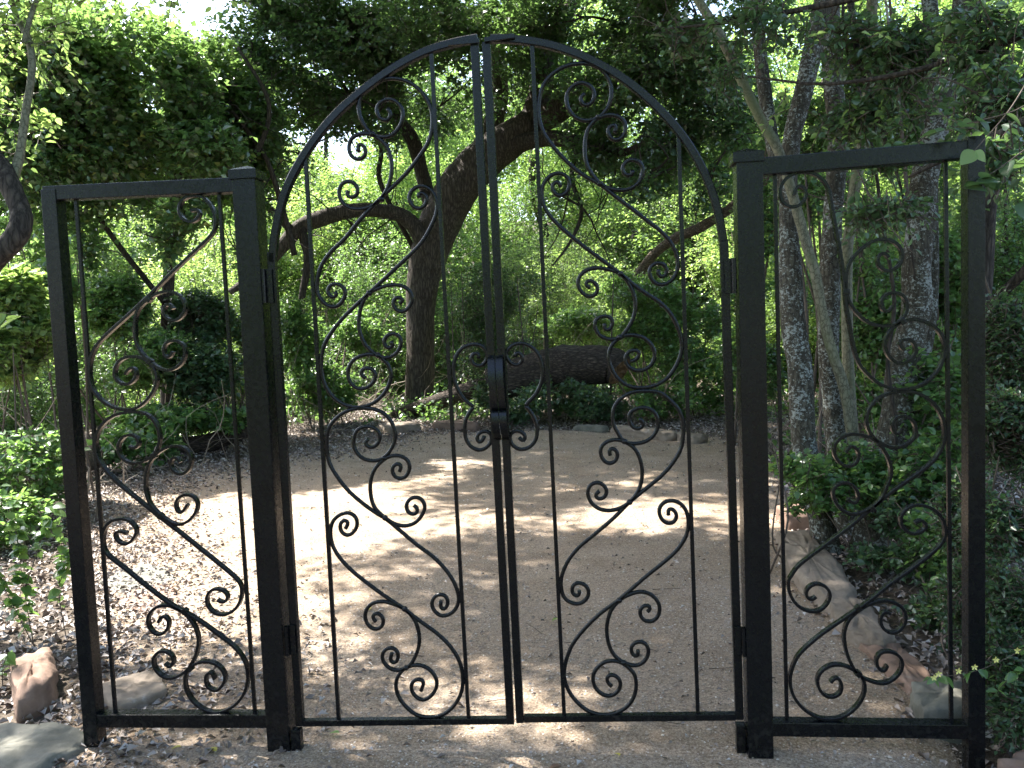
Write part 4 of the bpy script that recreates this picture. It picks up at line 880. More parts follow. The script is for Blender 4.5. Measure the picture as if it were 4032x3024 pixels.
limb("branch", [(-2.95, 12.25, 2.6, .19), (-3.15, 12.07, 3.25, .165), (-3.4, 11.95, 3.57, .135), (-3.79, 11.82, 3.68, .118), (-4.26, 11.7, 3.68, .122), (-4.73, 11.57, 3.57, .14), (-5.12, 11.45, 3.42, .14), (-5.38, 11.32, 3.14, .13), (-5.75, 11.2, 2.7, .09), (-6.3, 11.0, 2.3, .05)], BARK, T, B, 14, 8, .04, .06, 7)
limb("branch", [(-5.1, 11.4, 3.37, .095), (-4.99, 11.33, 2.84, .073), (-5.13, 11.27, 2.11, .062), (-5.29, 11.2, 1.23, .049), (-5.5, 11.1, .1, .03)], BARK_D, T, B, 8, 7, .05, .05, 8)
limb("branch", [(-2.95, 12.5, 3.6, .15), (-3.14, 12.47, 4.5, .128), (-3.26, 12.33, 5.02, .13), (-3.55, 12.2, 5.48, .115), (-3.41, 12.07, 6.12, .09), (-3.34, 11.93, 7.07, .072), (-3.19, 11.8, 7.8, .053)], BARK_D, T, B, 10, 7, .05, .05, 9)
limb("branch", [(-5.2, 11.4, 3.3, .08), (-5.5, 11.0, 3.7, .06), (-5.7, 10.7, 4.3, .045), (-5.5, 10.4, 5.2, .03), (-5.3, 10.2, 6.2, .02)], BARK_D, T, B, 8, 6, .05, .05, 10)
limb("branch", [(-.2, 11.6, 4.6, .05), (-.35, 11.4, 4.0, .04), (-.2, 11.3, 3.4, .035), (-.4, 11.2, 2.9, .025), (-.7, 11.0, 2.5, .015)], BARK_D, T, B, 7, 6, .05, .05, 11)
limb("branch", [(.3, 11.9, 6.0, .09), (1.1, 11.2, 6.0, .07), (1.8, 10.7, 6.1, .05), (2.6, 10.2, 6.0, .03)], BARK_D, T, B, 8, 6, .05, .05, 12)
limb("branch", [(-3.3, 12.3, 3.0, .05), (-3.8, 12.0, 4.2, .045), (-3.75, 11.9, 4.9, .04), (-4.3, 11.5, 5.9, .03)], BARK_D, T, B, 7, 6, .05, .05, 13)
cc = CL['central_crown']
branchlets(T, B, [c[:3] for c in cc], BARK_D, 31, L=1.3, r=.022, kids=4)
branchlets(T, B, [(-.3, 11.6, 4.2, -.6), (.4, 11.2, 4.1, -.6), (-3.6, 11.8, 3.5, -.9), (-4.4, 11.6, 3.6, -.9), (-5, 11.4, 3.2, -.6), (.9, 10.8, 4.2, -.7), (-4.2, 11.3, 5.0, -.8), (-3.3, 11.5, 4.9, -.8)], BARK_D, 32, "twigs", L=1.6, r=.014, kids=5)
foliage("crown", T, B, cc, 10500, 8, .112, [L_OAK, TWIG], 101, gap=-.08, freq=4.6, tl=.45, droop=.25, upb=.7, wide=.36)

# left understory tree
B = (-6.3, 8.6, 0)
T = empty("tree", B, 'leafy glossy-leaved tree filling the upper left, its twigs hanging behind the left panel', 'tree')
limb("trunk", [(-6.3, 8.6, -.1, .11), (-6.2, 8.6, 1.5, .09), (-6.0, 8.5, 2.8, .08), (-5.7, 8.4, 4.2, .06), (-5.5, 8.3, 5.6, .035)], BARK_D, T, B, 10, 6, .05, .05, 1)
limb("branch", [(-5.9, 8.5, 2.9, .05), (-5.3, 8.5, 3.6, .045), (-4.7, 8.6, 4.1, .04), (-4.5, 8.7, 4.8, .03), (-4.9, 8.7, 5.6, .02)], BARK_D, T, B, 7, 6, .05, .05, 2)
limb("branch", [(-4.4, 9.1, 2.7, .045), (-4.5, 8.9, 3.5, .04), (-4.65, 8.8, 4.1, .035), (-5.0, 8.6, 4.7, .025)], BARK_D, T, B, 7, 6, .05, .05, 3)
limb("branch", [(-6.1, 8.5, 2.0, .04), (-6.7, 8.0, 3.2, .035), (-7.0, 7.6, 4.4, .025)], BARK_D, T, B, 7, 6, .05, .05, 4)
cc = CL['left_tree']
branchlets(T, B, [c[:3] for c in cc], BARK_D, 33, L=1.1, r=.014, kids=3)
foliage("crown", T, B, cc, 8200, 8, .118, [L_LEFT, TWIG], 102, gap=-.14, freq=4.4, tl=.42, droop=.22, upb=.7, wide=.38)

# tree at the left edge
B = (-3.86, 1.3, 0)
T = empty("tree", B, 'crooked knotty tree stem at the left edge beside the left panel', 'tree')
limb("trunk", [(-4.1, 1.25, -.05, .10), (-3.86, 1.3, .53, .085), (-3.47, 1.33, 1.67, .073), (-3.28, 1.36, 1.96, .061), (-3.13, 1.39, 2.11, .057), (-3.10, 1.42, 2.21, .056), (-3.13, 1.45, 2.31, .052), (-3.19, 1.48, 2.42, .058), (-3.25, 1.51, 2.52, .055), (-3.33, 1.54, 2.63, .046), (-3.38, 1.57, 2.96, .041), (-3.32, 1.6, 3.65, .035), (-3.5, 1.7, 4.6, .03)], BARK_D, T, B, 20, 8, .04, .05, 1)
kb, kf = tube_np(np.array([(-3.20, 1.455, 2.44), (-3.195, 1.43, 2.44), (-3.193, 1.425, 2.44)]) - np.array(B), [.022, .018, .011], 12)
obj("knot", mesh_np(np.vstack([kb, [kb[-12:].mean(0) + np.array([0, .012, 0])]]), [(kf, 0), (np.array([[24 + i, 24 + (i + 1) % 12, 36] for i in range(12)]), 0)], smooth=True), BARK_D, T)
limb("branch", [(-3.21, 1.5, 2.42, .036), (-3.18, 1.56, 2.59, .025), (-3.16, 1.61, 2.83, .022), (-3.14, 1.67, 3.1, .021), (-3.19, 1.73, 3.29, .019), (-3.29, 1.79, 3.43, .017), (-3.36, 1.84, 3.61, .015), (-3.41, 1.9, 3.85, .012)], BARK_S, T, B, 10, 6, .03, .04, 2)
limb("branch", [(-3.17, 1.66, 3.24, .014), (-3.15, 1.68, 3.34, .014), (-3.13, 1.75, 3.51, .013), (-3.08, 1.9, 3.72, .011)], BARK_S, T, B, 8, 5, .03, .04, 3)
foliage("crown", T, B, [(-3.35, 1.8, 3.45, .35, .4, .35), (-3.5, 1.9, 2.9, .25, .3, .3), (-3.1, 1.9, 3.75, .4, .4, .2), (-2.6, 2.3, 3.85, .5, .4, .16)], 260, 7, .062, [L_LIME, TWIG], 103, gap=-.3, tl=.28, hi=True, droop=.3)

# trees right of the path
GRT = 'slender trees standing behind the right panel'
B = (1.43, 2.55, 0)
T = empty("tree", B, 'white-lichened trunk closest to the inner post of the right panel', 'tree', GRT)
limb("trunk", [(1.43, 2.55, -.12, .105), (1.41, 2.59, .12, .078), (1.34, 2.62, .53, .076), (1.31, 2.66, .73, .078), (1.3, 2.7, 1.21, .078), (1.28, 2.74, 1.4, .078), (1.27, 2.77, 1.72, .073), (1.27, 2.81, 2.12, .061), (1.28, 2.85, 2.4, .059), (1.32, 2.89, 2.7, .06), (1.42, 2.93, 3.05, .061), (1.55, 2.96, 3.59, .06), (1.61, 3.0, 3.85, .057), (1.9, 3.1, 5.2, .05), (2.2, 3.2, 6.6, .03)], BARK_L, T, B, 20, 8, .03, .03, 1, .25)
limb("branch", [(1.28, 2.86, 2.25, .05), (1.21, 3.0, 2.74, .047), (1.18, 3.1, 3.17, .046), (1.16, 3.2, 3.71, .045), (1.16, 3.3, 3.96, .043), (1.0, 3.5, 5.5, .03)], BARK_L, T, B, 12, 7, .03, .03, 2)
B = (1.74, 2.62, 0)
T = empty("tree", B, 'smooth green-grey pole of a tree leaning left across the right panel', 'tree', GRT)
limb("trunk", [(1.745, 2.65, -.05, .042), (1.61, 2.65, .76, .036), (1.59, 2.66, .92, .034), (1.56, 2.66, 1.08, .034), (1.49, 2.66, 1.31, .033), (1.44, 2.67, 1.55, .033), (1.4, 2.67, 1.79, .033), (1.35, 2.68, 1.98, .033), (1.3, 2.68, 2.18, .033), (1.19, 2.68, 2.57, .032), (1.08, 2.69, 2.79, .031), (.95, 2.69, 3.08, .031), (.84, 2.69, 3.33, .031), (.71, 2.7, 3.56, .029), (.62, 2.7, 3.76, .029), (.1, 2.8, 5.0, .025), (-.3, 2.9, 6.2, .018)], BARK_S, T, B, 14, 6, .02, .02, 3)
B = (1.7, 3.05, 0)
T = empty("tree", B, 'darker mottled trunk behind the leaning pole', 'tree', GRT)
limb("trunk", [(1.7, 3.05, -.1, .088), (1.66, 3.07, .35, .076), (1.63, 3.08, .7, .071), (1.61, 3.11, 1.0, .067), (1.6, 3.13, 1.26, .069), (1.62, 3.16, 1.72, .071), (1.65, 3.19, 2.14, .067), (1.7, 3.22, 2.72, .067), (1.68, 3.24, 3.18, .067), (1.67, 3.27, 3.7, .07), (1.68, 3.3, 4.4, .068), (1.9, 3.4, 6, .04)], BARK_L, T, B, 18, 7, .04, .04, 4, .2)
B = (1.93, 3.6, 0)
T = empty("tree", B, 'thin grey trunk between the mottled trunk and the thick lichened one', 'tree', GRT)
limb("trunk", [(1.93, 3.6, -.1, .058), (1.88, 3.64, 1.02, .046), (1.89, 3.69, 1.91, .042), (1.93, 3.73, 2.17, .042), (1.96, 3.77, 2.38, .042), (2.08, 3.81, 2.99, .042), (2.13, 3.86, 3.51, .042), (2.16, 3.9, 4.08, .039), (2.2, 4, 6, .02)], BARK_S, T, B, 12, 7, .03, .03, 5)
B = (1.67, 2.55, 0)
T = empty("tree", B, 'thickest lichened trunk leaning right towards the outer right post', 'tree', GRT)
limb("trunk", [(1.65, 2.53, -.12, .135), (1.70, 2.56, .12, .108), (1.77, 2.59, .35, .10), (1.86, 2.62, .76, .10), (1.91, 2.66, .95, .099), (1.94, 2.7, 1.18, .091), (2.04, 2.74, 1.52, .088), (2.06, 2.77, 1.84, .088), (2.1, 2.81, 2.08, .088), (2.14, 2.85, 2.39, .086), (2.26, 2.89, 2.85, .082), (2.34, 2.93, 3.12, .082), (2.44, 2.96, 3.42, .082), (2.5, 3.0, 3.73, .079), (2.9, 3.1, 5.2, .06), (3.2, 3.2, 6.5, .04)], BARK_L, T, B, 20, 8, .03, .04, 6, .2)
limb("branch", [(1.90, 2.75, .74, .055), (1.99, 2.8, .9, .05), (2.12, 2.87, 1.17, .047), (2.21, 2.93, 1.61, .044), (2.24, 3.0, 2.41, .041), (2.28, 3.07, 2.95, .044), (2.29, 3.13, 3.49, .048), (2.31, 3.2, 3.82, .048), (2.4, 3.3, 5.3, .03)], BARK_L, T, B, 12, 6, .03, .03, 7)
limb("vine", [(1.78, 2.48, .3, .012), (1.83, 2.5, .8, .012), (1.80, 2.55, 1.2, .013), (1.86, 2.6, 1.6, .012), (1.80, 2.62, 2.1, .012), (1.76, 2.65, 2.5, .011), (1.70, 2.7, 2.9, .01), (1.6, 2.7, 3.3, .01), (1.66, 2.8, 3.9, .01)], BARK_D, T, B, 7, 6, .08, .05, 8)
B = (2.45, 3.0, 0)
T = empty("tree", B, 'dark bending tree beyond the outer right post', 'tree', GRT)
limb("trunk", [(2.42, 3.05, -.1, .09), (2.45, 3.0, .35, .086), (2.5, 2.92, 1.55, .077), (2.51, 2.84, 2.2, .069), (2.54, 2.76, 2.49, .064), (2.67, 2.68, 2.85, .056), (2.8, 2.6, 3.21, .052), (3.1, 2.5, 4.2, .04)], BARK_D, T, B, 12, 7, .04, .04, 9)
limb("branch", [(2.50, 2.95, 1.3, .036), (2.51, 2.8, 1.52, .033), (2.63, 2.6, 1.74, .031), (2.77, 2.4, 1.98, .027), (3.0, 2.2, 2.3, .02)], BARK_D, T, B, 9, 6, .04, .04, 10)

# overhanging branches with leaves, upper right
B = (2.9, 1.2, 0)
T = empty("tree", B, 'leafy tree overhanging the right panel from the upper right corner', 'tree')
limb("trunk", [(3.3, .6, -.1, .12), (3.2, .7, 1.6, .10), (3.0, .9, 2.6, .085), (2.7, 1.1, 3.6, .07), (2.2, 1.5, 4.6, .05), (1.2, 2.0, 5.4, .04)], BARK_D, T, B, 12, 7, .04, .04, 1)
limb("branch", [(1.55, 1.95, 4.4, .02), (1.50, 2.05, 3.8, .021), (1.47, 2.1, 3.35, .02), (1.50, 2.1, 3.0, .018), (1.57, 2.1, 2.72, .015), (1.66, 2.05, 2.4, .010), (1.72, 2.0, 2.1, .007), (1.75, 1.95, 1.7, .005)], BARK_D, T, B, 8, 7, .06, .05, 2)
limb("branch", [(1.57, 2.1, 2.74, .011), (1.64, 2.1, 2.9, .009), (1.67, 2.1, 3.1, .007), (1.64, 2.1, 3.4, .005)], PALETWIG, T, B, 6, 6, .03, .03, 3)
limb("branch", [(2.9, 1.0, 3.0, .05), (2.3, 1.3, 2.9, .03), (1.8, 1.5, 2.75, .018), (1.3, 1.8, 2.75, .01), (.9, 2.1, 2.9, .006)], BARK_D, T, B, 8, 7, .05, .05, 4)
limb("branch", [(2.9, .9, 3.2, .05), (2.1, 1.2, 3.2, .03), (1.5, 1.8, 3.2, .02), (.9, 2.2, 3.25, .012), (.5, 2.4, 3.3, .006)], BARK_D, T, B, 8, 7, .05, .05, 5)
limb("branch", [(3.0, .8, 2.5, .05), (2.3, .8, 2.45, .025), (1.8, .9, 2.3, .015), (1.45, 1.2, 2.15, .007)], BARK_D, T, B, 8, 7, .05, .05, 6)
cc = CL['upper_right']
branchlets(T, B, [c[:3] for c in cc], TWIG, 35, L=.5, r=.0055, kids=3)
foliage("crown", T, B, cc, 900, 7, .058, [L_SHADE, TWIG], 104, gap=-.15, freq=7, tl=.24, droop=.35, hi=True, upb=.8)
foliage("leaf_sprays", T, B, [(1.5, 1.9, 2.9, .8, .5, .45)], 26, 6, .055, [L_LIME, TWIG], 105, gap=-.6, freq=7, tl=.22, droop=.35, hi=True)

# bushes, built as plant > stems + foliage
def bush(label, key, twigs, per, leaf, mat, seed, name='shrub', cat='shrub', group=None, hi=False, stems=5, stem_mat=None, extra=None, **kw):
    cl = CL[key] if isinstance(key, str) else key
    A = np.array([c[:6] for c in cl]); w = A[:, 3:6].prod(1)
    cx, cy = (A[:, :2] * w[:, None]).sum(0) / w.sum()
    base = np.array((cx, cy, float(gh(cx, cy))))
    T = empty(name, base, label, cat, group)
    g = np.random.default_rng(seed)
    VV = []; FF = []; off = 0
    for i in range(stems):
        c = A[g.integers(len(A))]
        tgt = c[:3] + g.normal(0, .5, 3) * c[3:6]
        foot = np.array([cx + g.normal(0, .15), cy + g.normal(0, .15), base[2] - .03]) if i % 2 else np.array([tgt[0] + g.normal(0, .12), tgt[1] + g.normal(0, .12), base[2] - .03])
        mid = (foot + tgt) / 2 + g.normal(0, .08, 3)
        P = catmull(np.array([foot, mid, tgt, tgt + (tgt - mid) * .3]), 5)
        rr = np.linspace(1, .25, len(P)) * (.004 + .006 * np.linalg.norm(tgt - foot))
        V, F = tube_np(P, rr, 6); VV.append(V); FF.append(F + off); off += len(V)
    o = obj("stems", mesh_np(np.vstack(VV) - base, [(np.vstack(FF), 0)], smooth=True), stem_mat or TWIG, T); o['kind'] = 'stuff'
    foliage("foliage", T, base, cl, twigs, per, leaf, [mat, TWIG], seed, hi=hi, **kw)
    return T
bush('dense dark shrub right of the big tree trunk, behind the gate handles', 'dark_shrub', 1500, 9, .06, L_OAK, 201, stems=14, gap=-.2, tl=.3)
bush('low dark creeper with lobed leaves in front of the thick log', 'low_dark', 700, 8, .085, L_SHADE, 202, 'creeper', 'creeper', stems=8, gap=-.2, tl=.25, wide=.45)
bush('bright sunlit vine tangle over the right end of the thick log', 'vines', 2400, 8, .085, L_VINE, 203, 'vine', 'vine', stems=16, gap=-.2, tl=.3, wide=.42, vbase=.15)
bush('leafy green shrub seen between the gate and the leaning pole', 'right_mid_a', 800, 8, .07, L_VINE, 204, stems=10, gap=-.15, tl=.26, wide=.4)
bush('leafy growth seen in the top of the right panel behind the trunks', 'right_mid_b', 520, 8, .07, L_VINE, 205, stems=9, gap=-.1, tl=.25, wide=.4)
bush('light green shrub behind the thickest lichened trunk', 'right_mid_c', 1300, 8, .07, L_VINE, 206, stems=12, gap=-.12, tl=.25, wide=.42)
bush('tall green shrub at the right edge beyond the outer post', 'right_far', 2600, 8, .06, L_VINE, 207, stems=12, gap=-.12, tl=.25, wide=.4)
bush('low round-leaved plant in front of the lichened trunk foot', 'right_low', 420, 7, .052, L_VINE, 208, 'plant', 'plant', hi=True, stems=9, gap=-.3, tl=.15, wide=.42, vbase=.1)
bush('straggly ground plants behind the lower right panel', 'right_ground', 520, 7, .045, L_SHADE, 209, 'plant', 'plant', hi=True, stems=9, gap=-.25, tl=.15, wide=.4)
bush('leafy undergrowth filling the right panel between the trunks and its outer post', [(2.0, 2.3, .5, .28, .3, .3), (1.85, 1.7, .3, .2, .3, .2), (2.15, 2.6, .95, .25, .3, .35), (1.75, 1.2, .2, .14, .2, .14)], 900, 7, .06, L_VINE, 230, hi=True, stems=10, gap=-.3, tl=.18, wide=.38)
bush('leafy growth crowding the left edge beyond the sapling', [(-4.9, 3.6, .45, .5, .4, .35), (-4.6, 2.9, .25, .35, .35, .22)], 420, 7, .08, L_VINE, 231, hi=True, stems=10, gap=-.3, tl=.22, wide=.38)
bush('dense fine-leaved bush right of the outer right post', 'right_bush', 3600, 9, .034, L_SHADE, 210, 'bush', 'bush', hi=False, stems=14, gap=-.25, tl=.15, wide=.28, freq=9)
bush('bright leafy shrub at the left edge above the pale log', 'left_low_a', 1500, 8, .095, L_BRIGHT, 211, stems=10, gap=-.2, tl=.25, wide=.4)
bush('bushy green shrub behind the left panel above the logs', 'left_low_b', 1500, 8, .095, L_VINE, 212, stems=14, gap=-.15, tl=.28, wide=.38)
bush('dark twiggy shrub between the left panel and the gate', 'left_low_c', 1300, 8, .095, L_SHADE, 213, stems=16, gap=-.1, tl=.28, wide=.38)
bush('broad-leaved ground creeper growing around the dark logs', 'left_ground', 620, 7, .095, L_VINE, 214, 'creeper', 'creeper', hi=True, stems=7, gap=-.2, tl=.22, wide=.45)
bush('tangled shrub left of the big tree trunk', 'mid_low', 1300, 8, .095, L_VINE, 215, stems=16, gap=-.1, tl=.28, wide=.38)
bush('small leafy plant at the foot of the big tree', 'tree_ivy', 200, 7, .09, L_SHADE, 216, 'plant', 'plant', hi=True, stems=5, gap=-.4, tl=.2, wide=.5)

# near plants whose leaves can be told apart: every leaf an object
def leaf_mesh(L, W, mat, fold=.28, n=7, bend=.12, seed=0):
    V = []; F = []
    for i in range(n + 1):
        t = i / n
        w = W * (math.sin(math.pi * min(1, t ** .75)) ** .8) * (1.12 - .25 * t)
        if i in (0, n): w = 0.0006
        z = -bend * L * t * t
        V += [(-w, t * L, z + w * fold), (0, t * L, z), (w, t * L, z + w * fold)]
    for i in range(n):
        a = i * 3
        F += [(a, a + 1, a + 4, a + 3), (a + 1, a + 2, a + 5, a + 4)]
    me = mesh_from(V, F, True)
    at = me.attributes.new('v', 'FLOAT', 'FACE'); at.data.foreach_set('value', np.full(len(F), .35 + .5 * random.Random(seed).random(), np.float32))
    me.materials.append(mat)
    return me
def leafy(name, label, cat, base, stems, mat, L, n, seed, wide=.32, stem_mat=None, r=.003, droop=.3):
    T = empty(name, base, label, cat)
    g = np.random.default_rng(seed)
    ms = [leaf_mesh(L * s, L * s * wide, mat, seed=seed + i) for i, s in enumerate((.7, .85, 1.0, 1.15))]
    paths = []
    for st in stems:
        P = catmull(np.array(st, float), 6); paths.append(P)
        V, F = tube_np(P - np.array(base), np.linspace(r, r * .35, len(P)), 6)
        obj("stem", mesh_np(V, [(F, 0)], smooth=True), stem_mat or TWIG, T)
    first = {}
    for i in range(n):
        P = paths[g.integers(len(paths))]
        t = .25 + .75 * g.random() ** .8
        k = t * (len(P) - 1); a = int(min(k, len(P) - 2)); p = P[a] + (P[a + 1] - P[a]) * (k - a)
        az = g.uniform(0, 6.28); el = g.normal(-.1 - droop * .5, .4)
        d = Vector((math.cos(az) * math.cos(el), math.sin(az) * math.cos(el), math.sin(el)))
        up = Vector((g.normal(0, .45), g.normal(0, .45), 1))
        s = d.cross(up).normalized(); u = s.cross(d).normalized()
        M = Matrix((s, d, u)).transposed()
        mi = int(g.integers(4))
        o = bpy.data.objects.new("leaf", ms[mi])
        col.objects.link(o); o.parent = T
        o.location = Vector(p) - Vector(base)
        o.rotation_euler = M.to_euler()
    return T
leafy("sapling", 'leafy green sapling left of the outer left post', 'sapling', (-2.9, 1.08, 0), [
    [(-2.80, 1.1, -.02), (-2.81, 1.08, .25), (-2.79, 1.1, .5), (-2.82, 1.1, .72)], [(-2.95, 1.05, -.02), (-2.98, 1.05, .3), (-3.02, 1.08, .65)],
    [(-2.9, 1.0, -.02), (-3.0, 1.0, .2), (-3.1, 1.0, .42)], [(-2.82, 1.1, .3), (-2.72, 1.05, .42), (-2.66, 1.05, .5)], [(-2.97, 1.05, .3), (-2.88, 1.05, .5), (-2.84, 1.1, .66)]], L_VINE, .058, 230, 301, .38)
leafy("sapling", 'low leafy shoots in the lower left corner by the slab', 'sapling', (-2.66, .5, 0), [
    [(-2.70, .5, -.02), (-2.68, .48, .1), (-2.62, .45, .2)], [(-2.6, .4, -.02), (-2.52, .38, .05), (-2.42, .36, .09)], [(-2.75, .5, -.02), (-2.78, .5, .16), (-2.74, .5, .3)]], L_VINE, .05, 42, 302, .36)
leafy("branch_spray", 'spray of three large bright leaves reaching in at the left edge, mid height', 'branch', (-3.1, .9, 1.70), [[(-3.3, .95, 1.78), (-3.1, .92, 1.74), (-2.86, .9, 1.70), (-2.72, .9, 1.67)]], L_LIME, .115, 11, 303, .42, droop=.5)
leafy("branch_spray", 'twig with two pale round leaves hanging over the outer right post top', 'branch', (1.3, 0, 2.2), [[(1.45, .1, 2.3), (1.33, .0, 2.16), (1.22, -.05, 2.05), (1.20, -.055, 2.03)]], L_LIME, .062, 0, 304)
T = bpy.data.objects[-1] if False else [o for o in bpy.data.objects if o.get('label', '').startswith('twig with two pale')][0]
for (dx, dz, L, s) in ((-.75, -.62, .062, 1), (.62, -.7, .048, 2)):
    me = leaf_mesh(L, L * .42, L_LIME, .05, seed=s)
    o = bpy.data.objects.new("leaf", me); col.objects.link(o); o.parent = T
    o.location = Vector((1.205, -.055, 2.032)) - Vector(T.location)
    d = Vector((dx, -.1, dz)).normalized(); up = Vector((.0, -.8, .6)); s_ = d.cross(up).normalized(); u = s_.cross(d)
    o.rotation_euler = Matrix((s_, d, u)).transposed().to_euler()
leafy("branch_spray", 'dark leafy twig hanging in front of the right panel top corner', 'branch', (1.4, -.02, 2.2), [[(1.5, .05, 2.25), (1.35, -.01, 2.16), (1.18, -.03, 2.12), (1.06, -.03, 2.09)], [(1.4, 0, 2.05), (1.28, -.02, 1.97), (1.18, -.03, 1.92)], [(1.45, .0, 2.2), (1.40, -.02, 2.0), (1.36, -.02, 1.84)]], L_SHADE, .062, 30, 305, .36)
leafy("plant_spray", 'arching stem with toothed leaves and tiny yellow flowers crossing the outer right post', 'plant', (1.6, -.1, .2), [[(1.6, -.05, .5), (1.45, -.1, .5), (1.32, -.12, .44), (1.18, -.12, .37), (1.03, -.12, .345)], [(1.55, -.05, .35), (1.42, -.12, .42), (1.30, -.12, .36), (1.24, -.12, .30)]], L_VINE, .038, 34, 306, .30, r=.002, droop=.8)
T = [o for o in bpy.data.objects if o.get('label', '').startswith('arching stem')][0]
YEL = simple("yellow_flower", (.55, .50, .12), (.75, .70, .25), 60)
g = np.random.default_rng(9)
for p in [(1.045, -.125, .35), (1.06, -.125, .362), (1.12, -.125, .372), (1.17, -.125, .385), (1.235, -.125, .41), (1.30, -.125, .44), (1.36, -.12, .47)]:
    V = []; F = []
    for j in range(5):
        a = j * 1.257 + g.uniform(0, .5); q = len(V)
        V += [(0, 0, 0), (.007 * math.cos(a - .5), -.003, .007 * math.sin(a - .5)), (.012 * math.cos(a), -.004, .012 * math.sin(a)), (.007 * math.cos(a + .5), -.003, .007 * math.sin(a + .5))]
        F.append((q, q + 1, q + 2, q + 3))
    o = obj("flower", mesh_from(V, F), YEL, T); o.location = Vector(p) - Vector(T.location)

# fallen leaves one can pick out in the foreground
def ground_leaf(label, x, y, L, mat, rot, seed):
    me = leaf_mesh(L, L * .3, mat, .5, bend=.2, seed=seed)
    o = bpy.data.objects.new("fallen_leaf", me); col.objects.link(o)
    o.location = (x, y, float(gh(x, y)) + .016); o.rotation_euler = (R(8), R(10), rot)
    return tag(o, label, 'leaf')
L_YEL = leaf_mat("yellow_leaf", (.42, .34, .05), (.62, .52, .10), (.6, .5, .1), .3)
L_BRN = leaf_mat("brown_leaf", (.13, .08, .05), (.2, .12, .08), (.2, .1, .04), .15)
for a in [('yellow fallen leaf on the path below the left panel bottom rail, the larger one', -1.45, -.03, .052, L_YEL, 1.2, 1), ('yellow fallen leaf below the left panel, the smaller one', -1.60, .0, .035, L_YEL, 2.0, 2),
          ('brown fallen leaf in front of the right gate leaf', -.17, -.10, .055, L_BRN, 1.9, 3), ('small yellow fallen leaf below the right gate leaf', .03, -.02, .026, L_YEL, .8, 4),
          ('green fallen leaf on the path just right of the inner left post', -1.03, .12, .04, L_VINE, 1.5, 5), ('pale green fallen leaf on the path outside, lower left', -1.74, -.18, .035, L_LIME, .4, 6),
          ('yellow leaf on the path behind the left gate leaf', -1.30, 1.5, .05, L_YEL, .4, 7), ('pale leaf on the path seen between the two gate leaves and the first picket', -.25, 1.35, .045, L_LIME, 2.4, 8),
          ('green leaf lying behind the lower curls of the right panel', .66, .55, .06, L_VINE, 2.2, 9)]:
    ground_leaf(*a)
def twig(label, pts, r=.003):
    b = Vector((pts[0][0], pts[0][1], 0))
    P = catmull(np.array([(x, y, float(gh(x, y)) + .010 + r) for x, y in pts]), 5)
    V, F = tube_np(P - np.array(b), np.linspace(r, r * .5, len(P)), 6, .1, 3)
    o = obj("fallen_twig", mesh_np(V, [(F, 0)], smooth=True), TWIG); o.location = b
    return tag(o, label, 'twig', 'twigs lying on the path')
g = np.random.default_rng(77)
for i in range(26):
    y = g.uniform(.1, 4.5); l_, r_ = edges(y); x = g.uniform(l_ + .5, r_ - .3); a = g.normal(0, .5) + (math.pi if g.random() < .5 else 0); L = g.uniform(.07, .22)
    p = [(x, y), (x + math.cos(a) * L * .5 + g.normal(0, .01), y + math.sin(a) * L * .5 + g.normal(0, .01)), (x + math.cos(a) * L, y + math.sin(a) * L)]
    twig('short thin dark twig lying loose on the sandy path', p, g.uniform(.0015, .003))

# bare tangle of dry stems in the undergrowth
g = np.random.default_rng(5); VV = []; FF = []; off = 0
for i in range(420):
    zone = g.integers(4)
    if zone == 0: s = (g.uniform(-7.5, -4.2), g.uniform(6.5, 10.5)); L = g.uniform(.6, 1.8)
    elif zone == 1: s = (g.uniform(-5, 3), g.uniform(10, 14)); L = g.uniform(.8, 2.4)
    elif zone == 2: s = (g.uniform(1.7, 4), g.uniform(3.4, 7.5)); L = g.uniform(.4, 1.3)
    else: s = (g.uniform(-6.5, -4.6), g.uniform(3.5, 6.5)); L = g.uniform(.3, 1.0)
    d = g.normal(0, 1, 3); d[2] = abs(d[2]) * .9 + .25
    b = np.array(rand_branch((s[0], s[1], float(gh(*s))), d, L, g.uniform(.004, .011), int(g.integers(1e6)), .25, 6))
    V, F = tube_np(b[:, :3], b[:, 3], 5); VV.append(V); FF.append(F + off); off += len(V)
o = obj("undergrowth_stems", mesh_np(np.vstack(VV), [(np.vstack(FF), 0)], smooth=True), PALETWIG); tag(o, kind='stuff', label='tangle of thin bare stems in the undergrowth')

# thicket behind the clearing: individual bushes
GB = 'sunlit bushes of the thicket behind the clearing'
def copy_thing(T, loc, rz, sc_, label=None):
    r = T.copy(); col.objects.link(r); r.location = loc; r.rotation_euler = (0, 0, rz); r.scale = (sc_, sc_, sc_)
    if label: r['label'] = label
    for ch in list(T.children):
        c = ch.copy(); col.objects.link(c); c.parent = r
    return r
g = np.random.default_rng(15)
protos = []
for k in range(4):
    bx, by = [(-9.2, 14.5), (-1.9, 17.2), (2.9, 15.3), (-5.6, 15.6)][k]
    z = float(gh(bx, by))
    cl = [(bx + g.normal(0, .75), by + g.normal(0, .6), z + h, 1.25 * g.uniform(.8, 1.2), 1.1, .85 * g.uniform(.8, 1.2)) for h in (.4, .7, 1.1, 1.7, 2.3, 1.0, 2.9)]
    protos.append(bush('pale green sunlit bush in the thicket behind the clearing', cl, 3000, 9, [.075, .065, .085, .07][k], [L_BRIGHT, L_FAR, L_BRIGHT, L_VINE][k], 400 + k, 'bush', 'bush', GB, stems=10, gap=-.3, tl=.42, freq=2.2, stem_mat=PALETWIG))
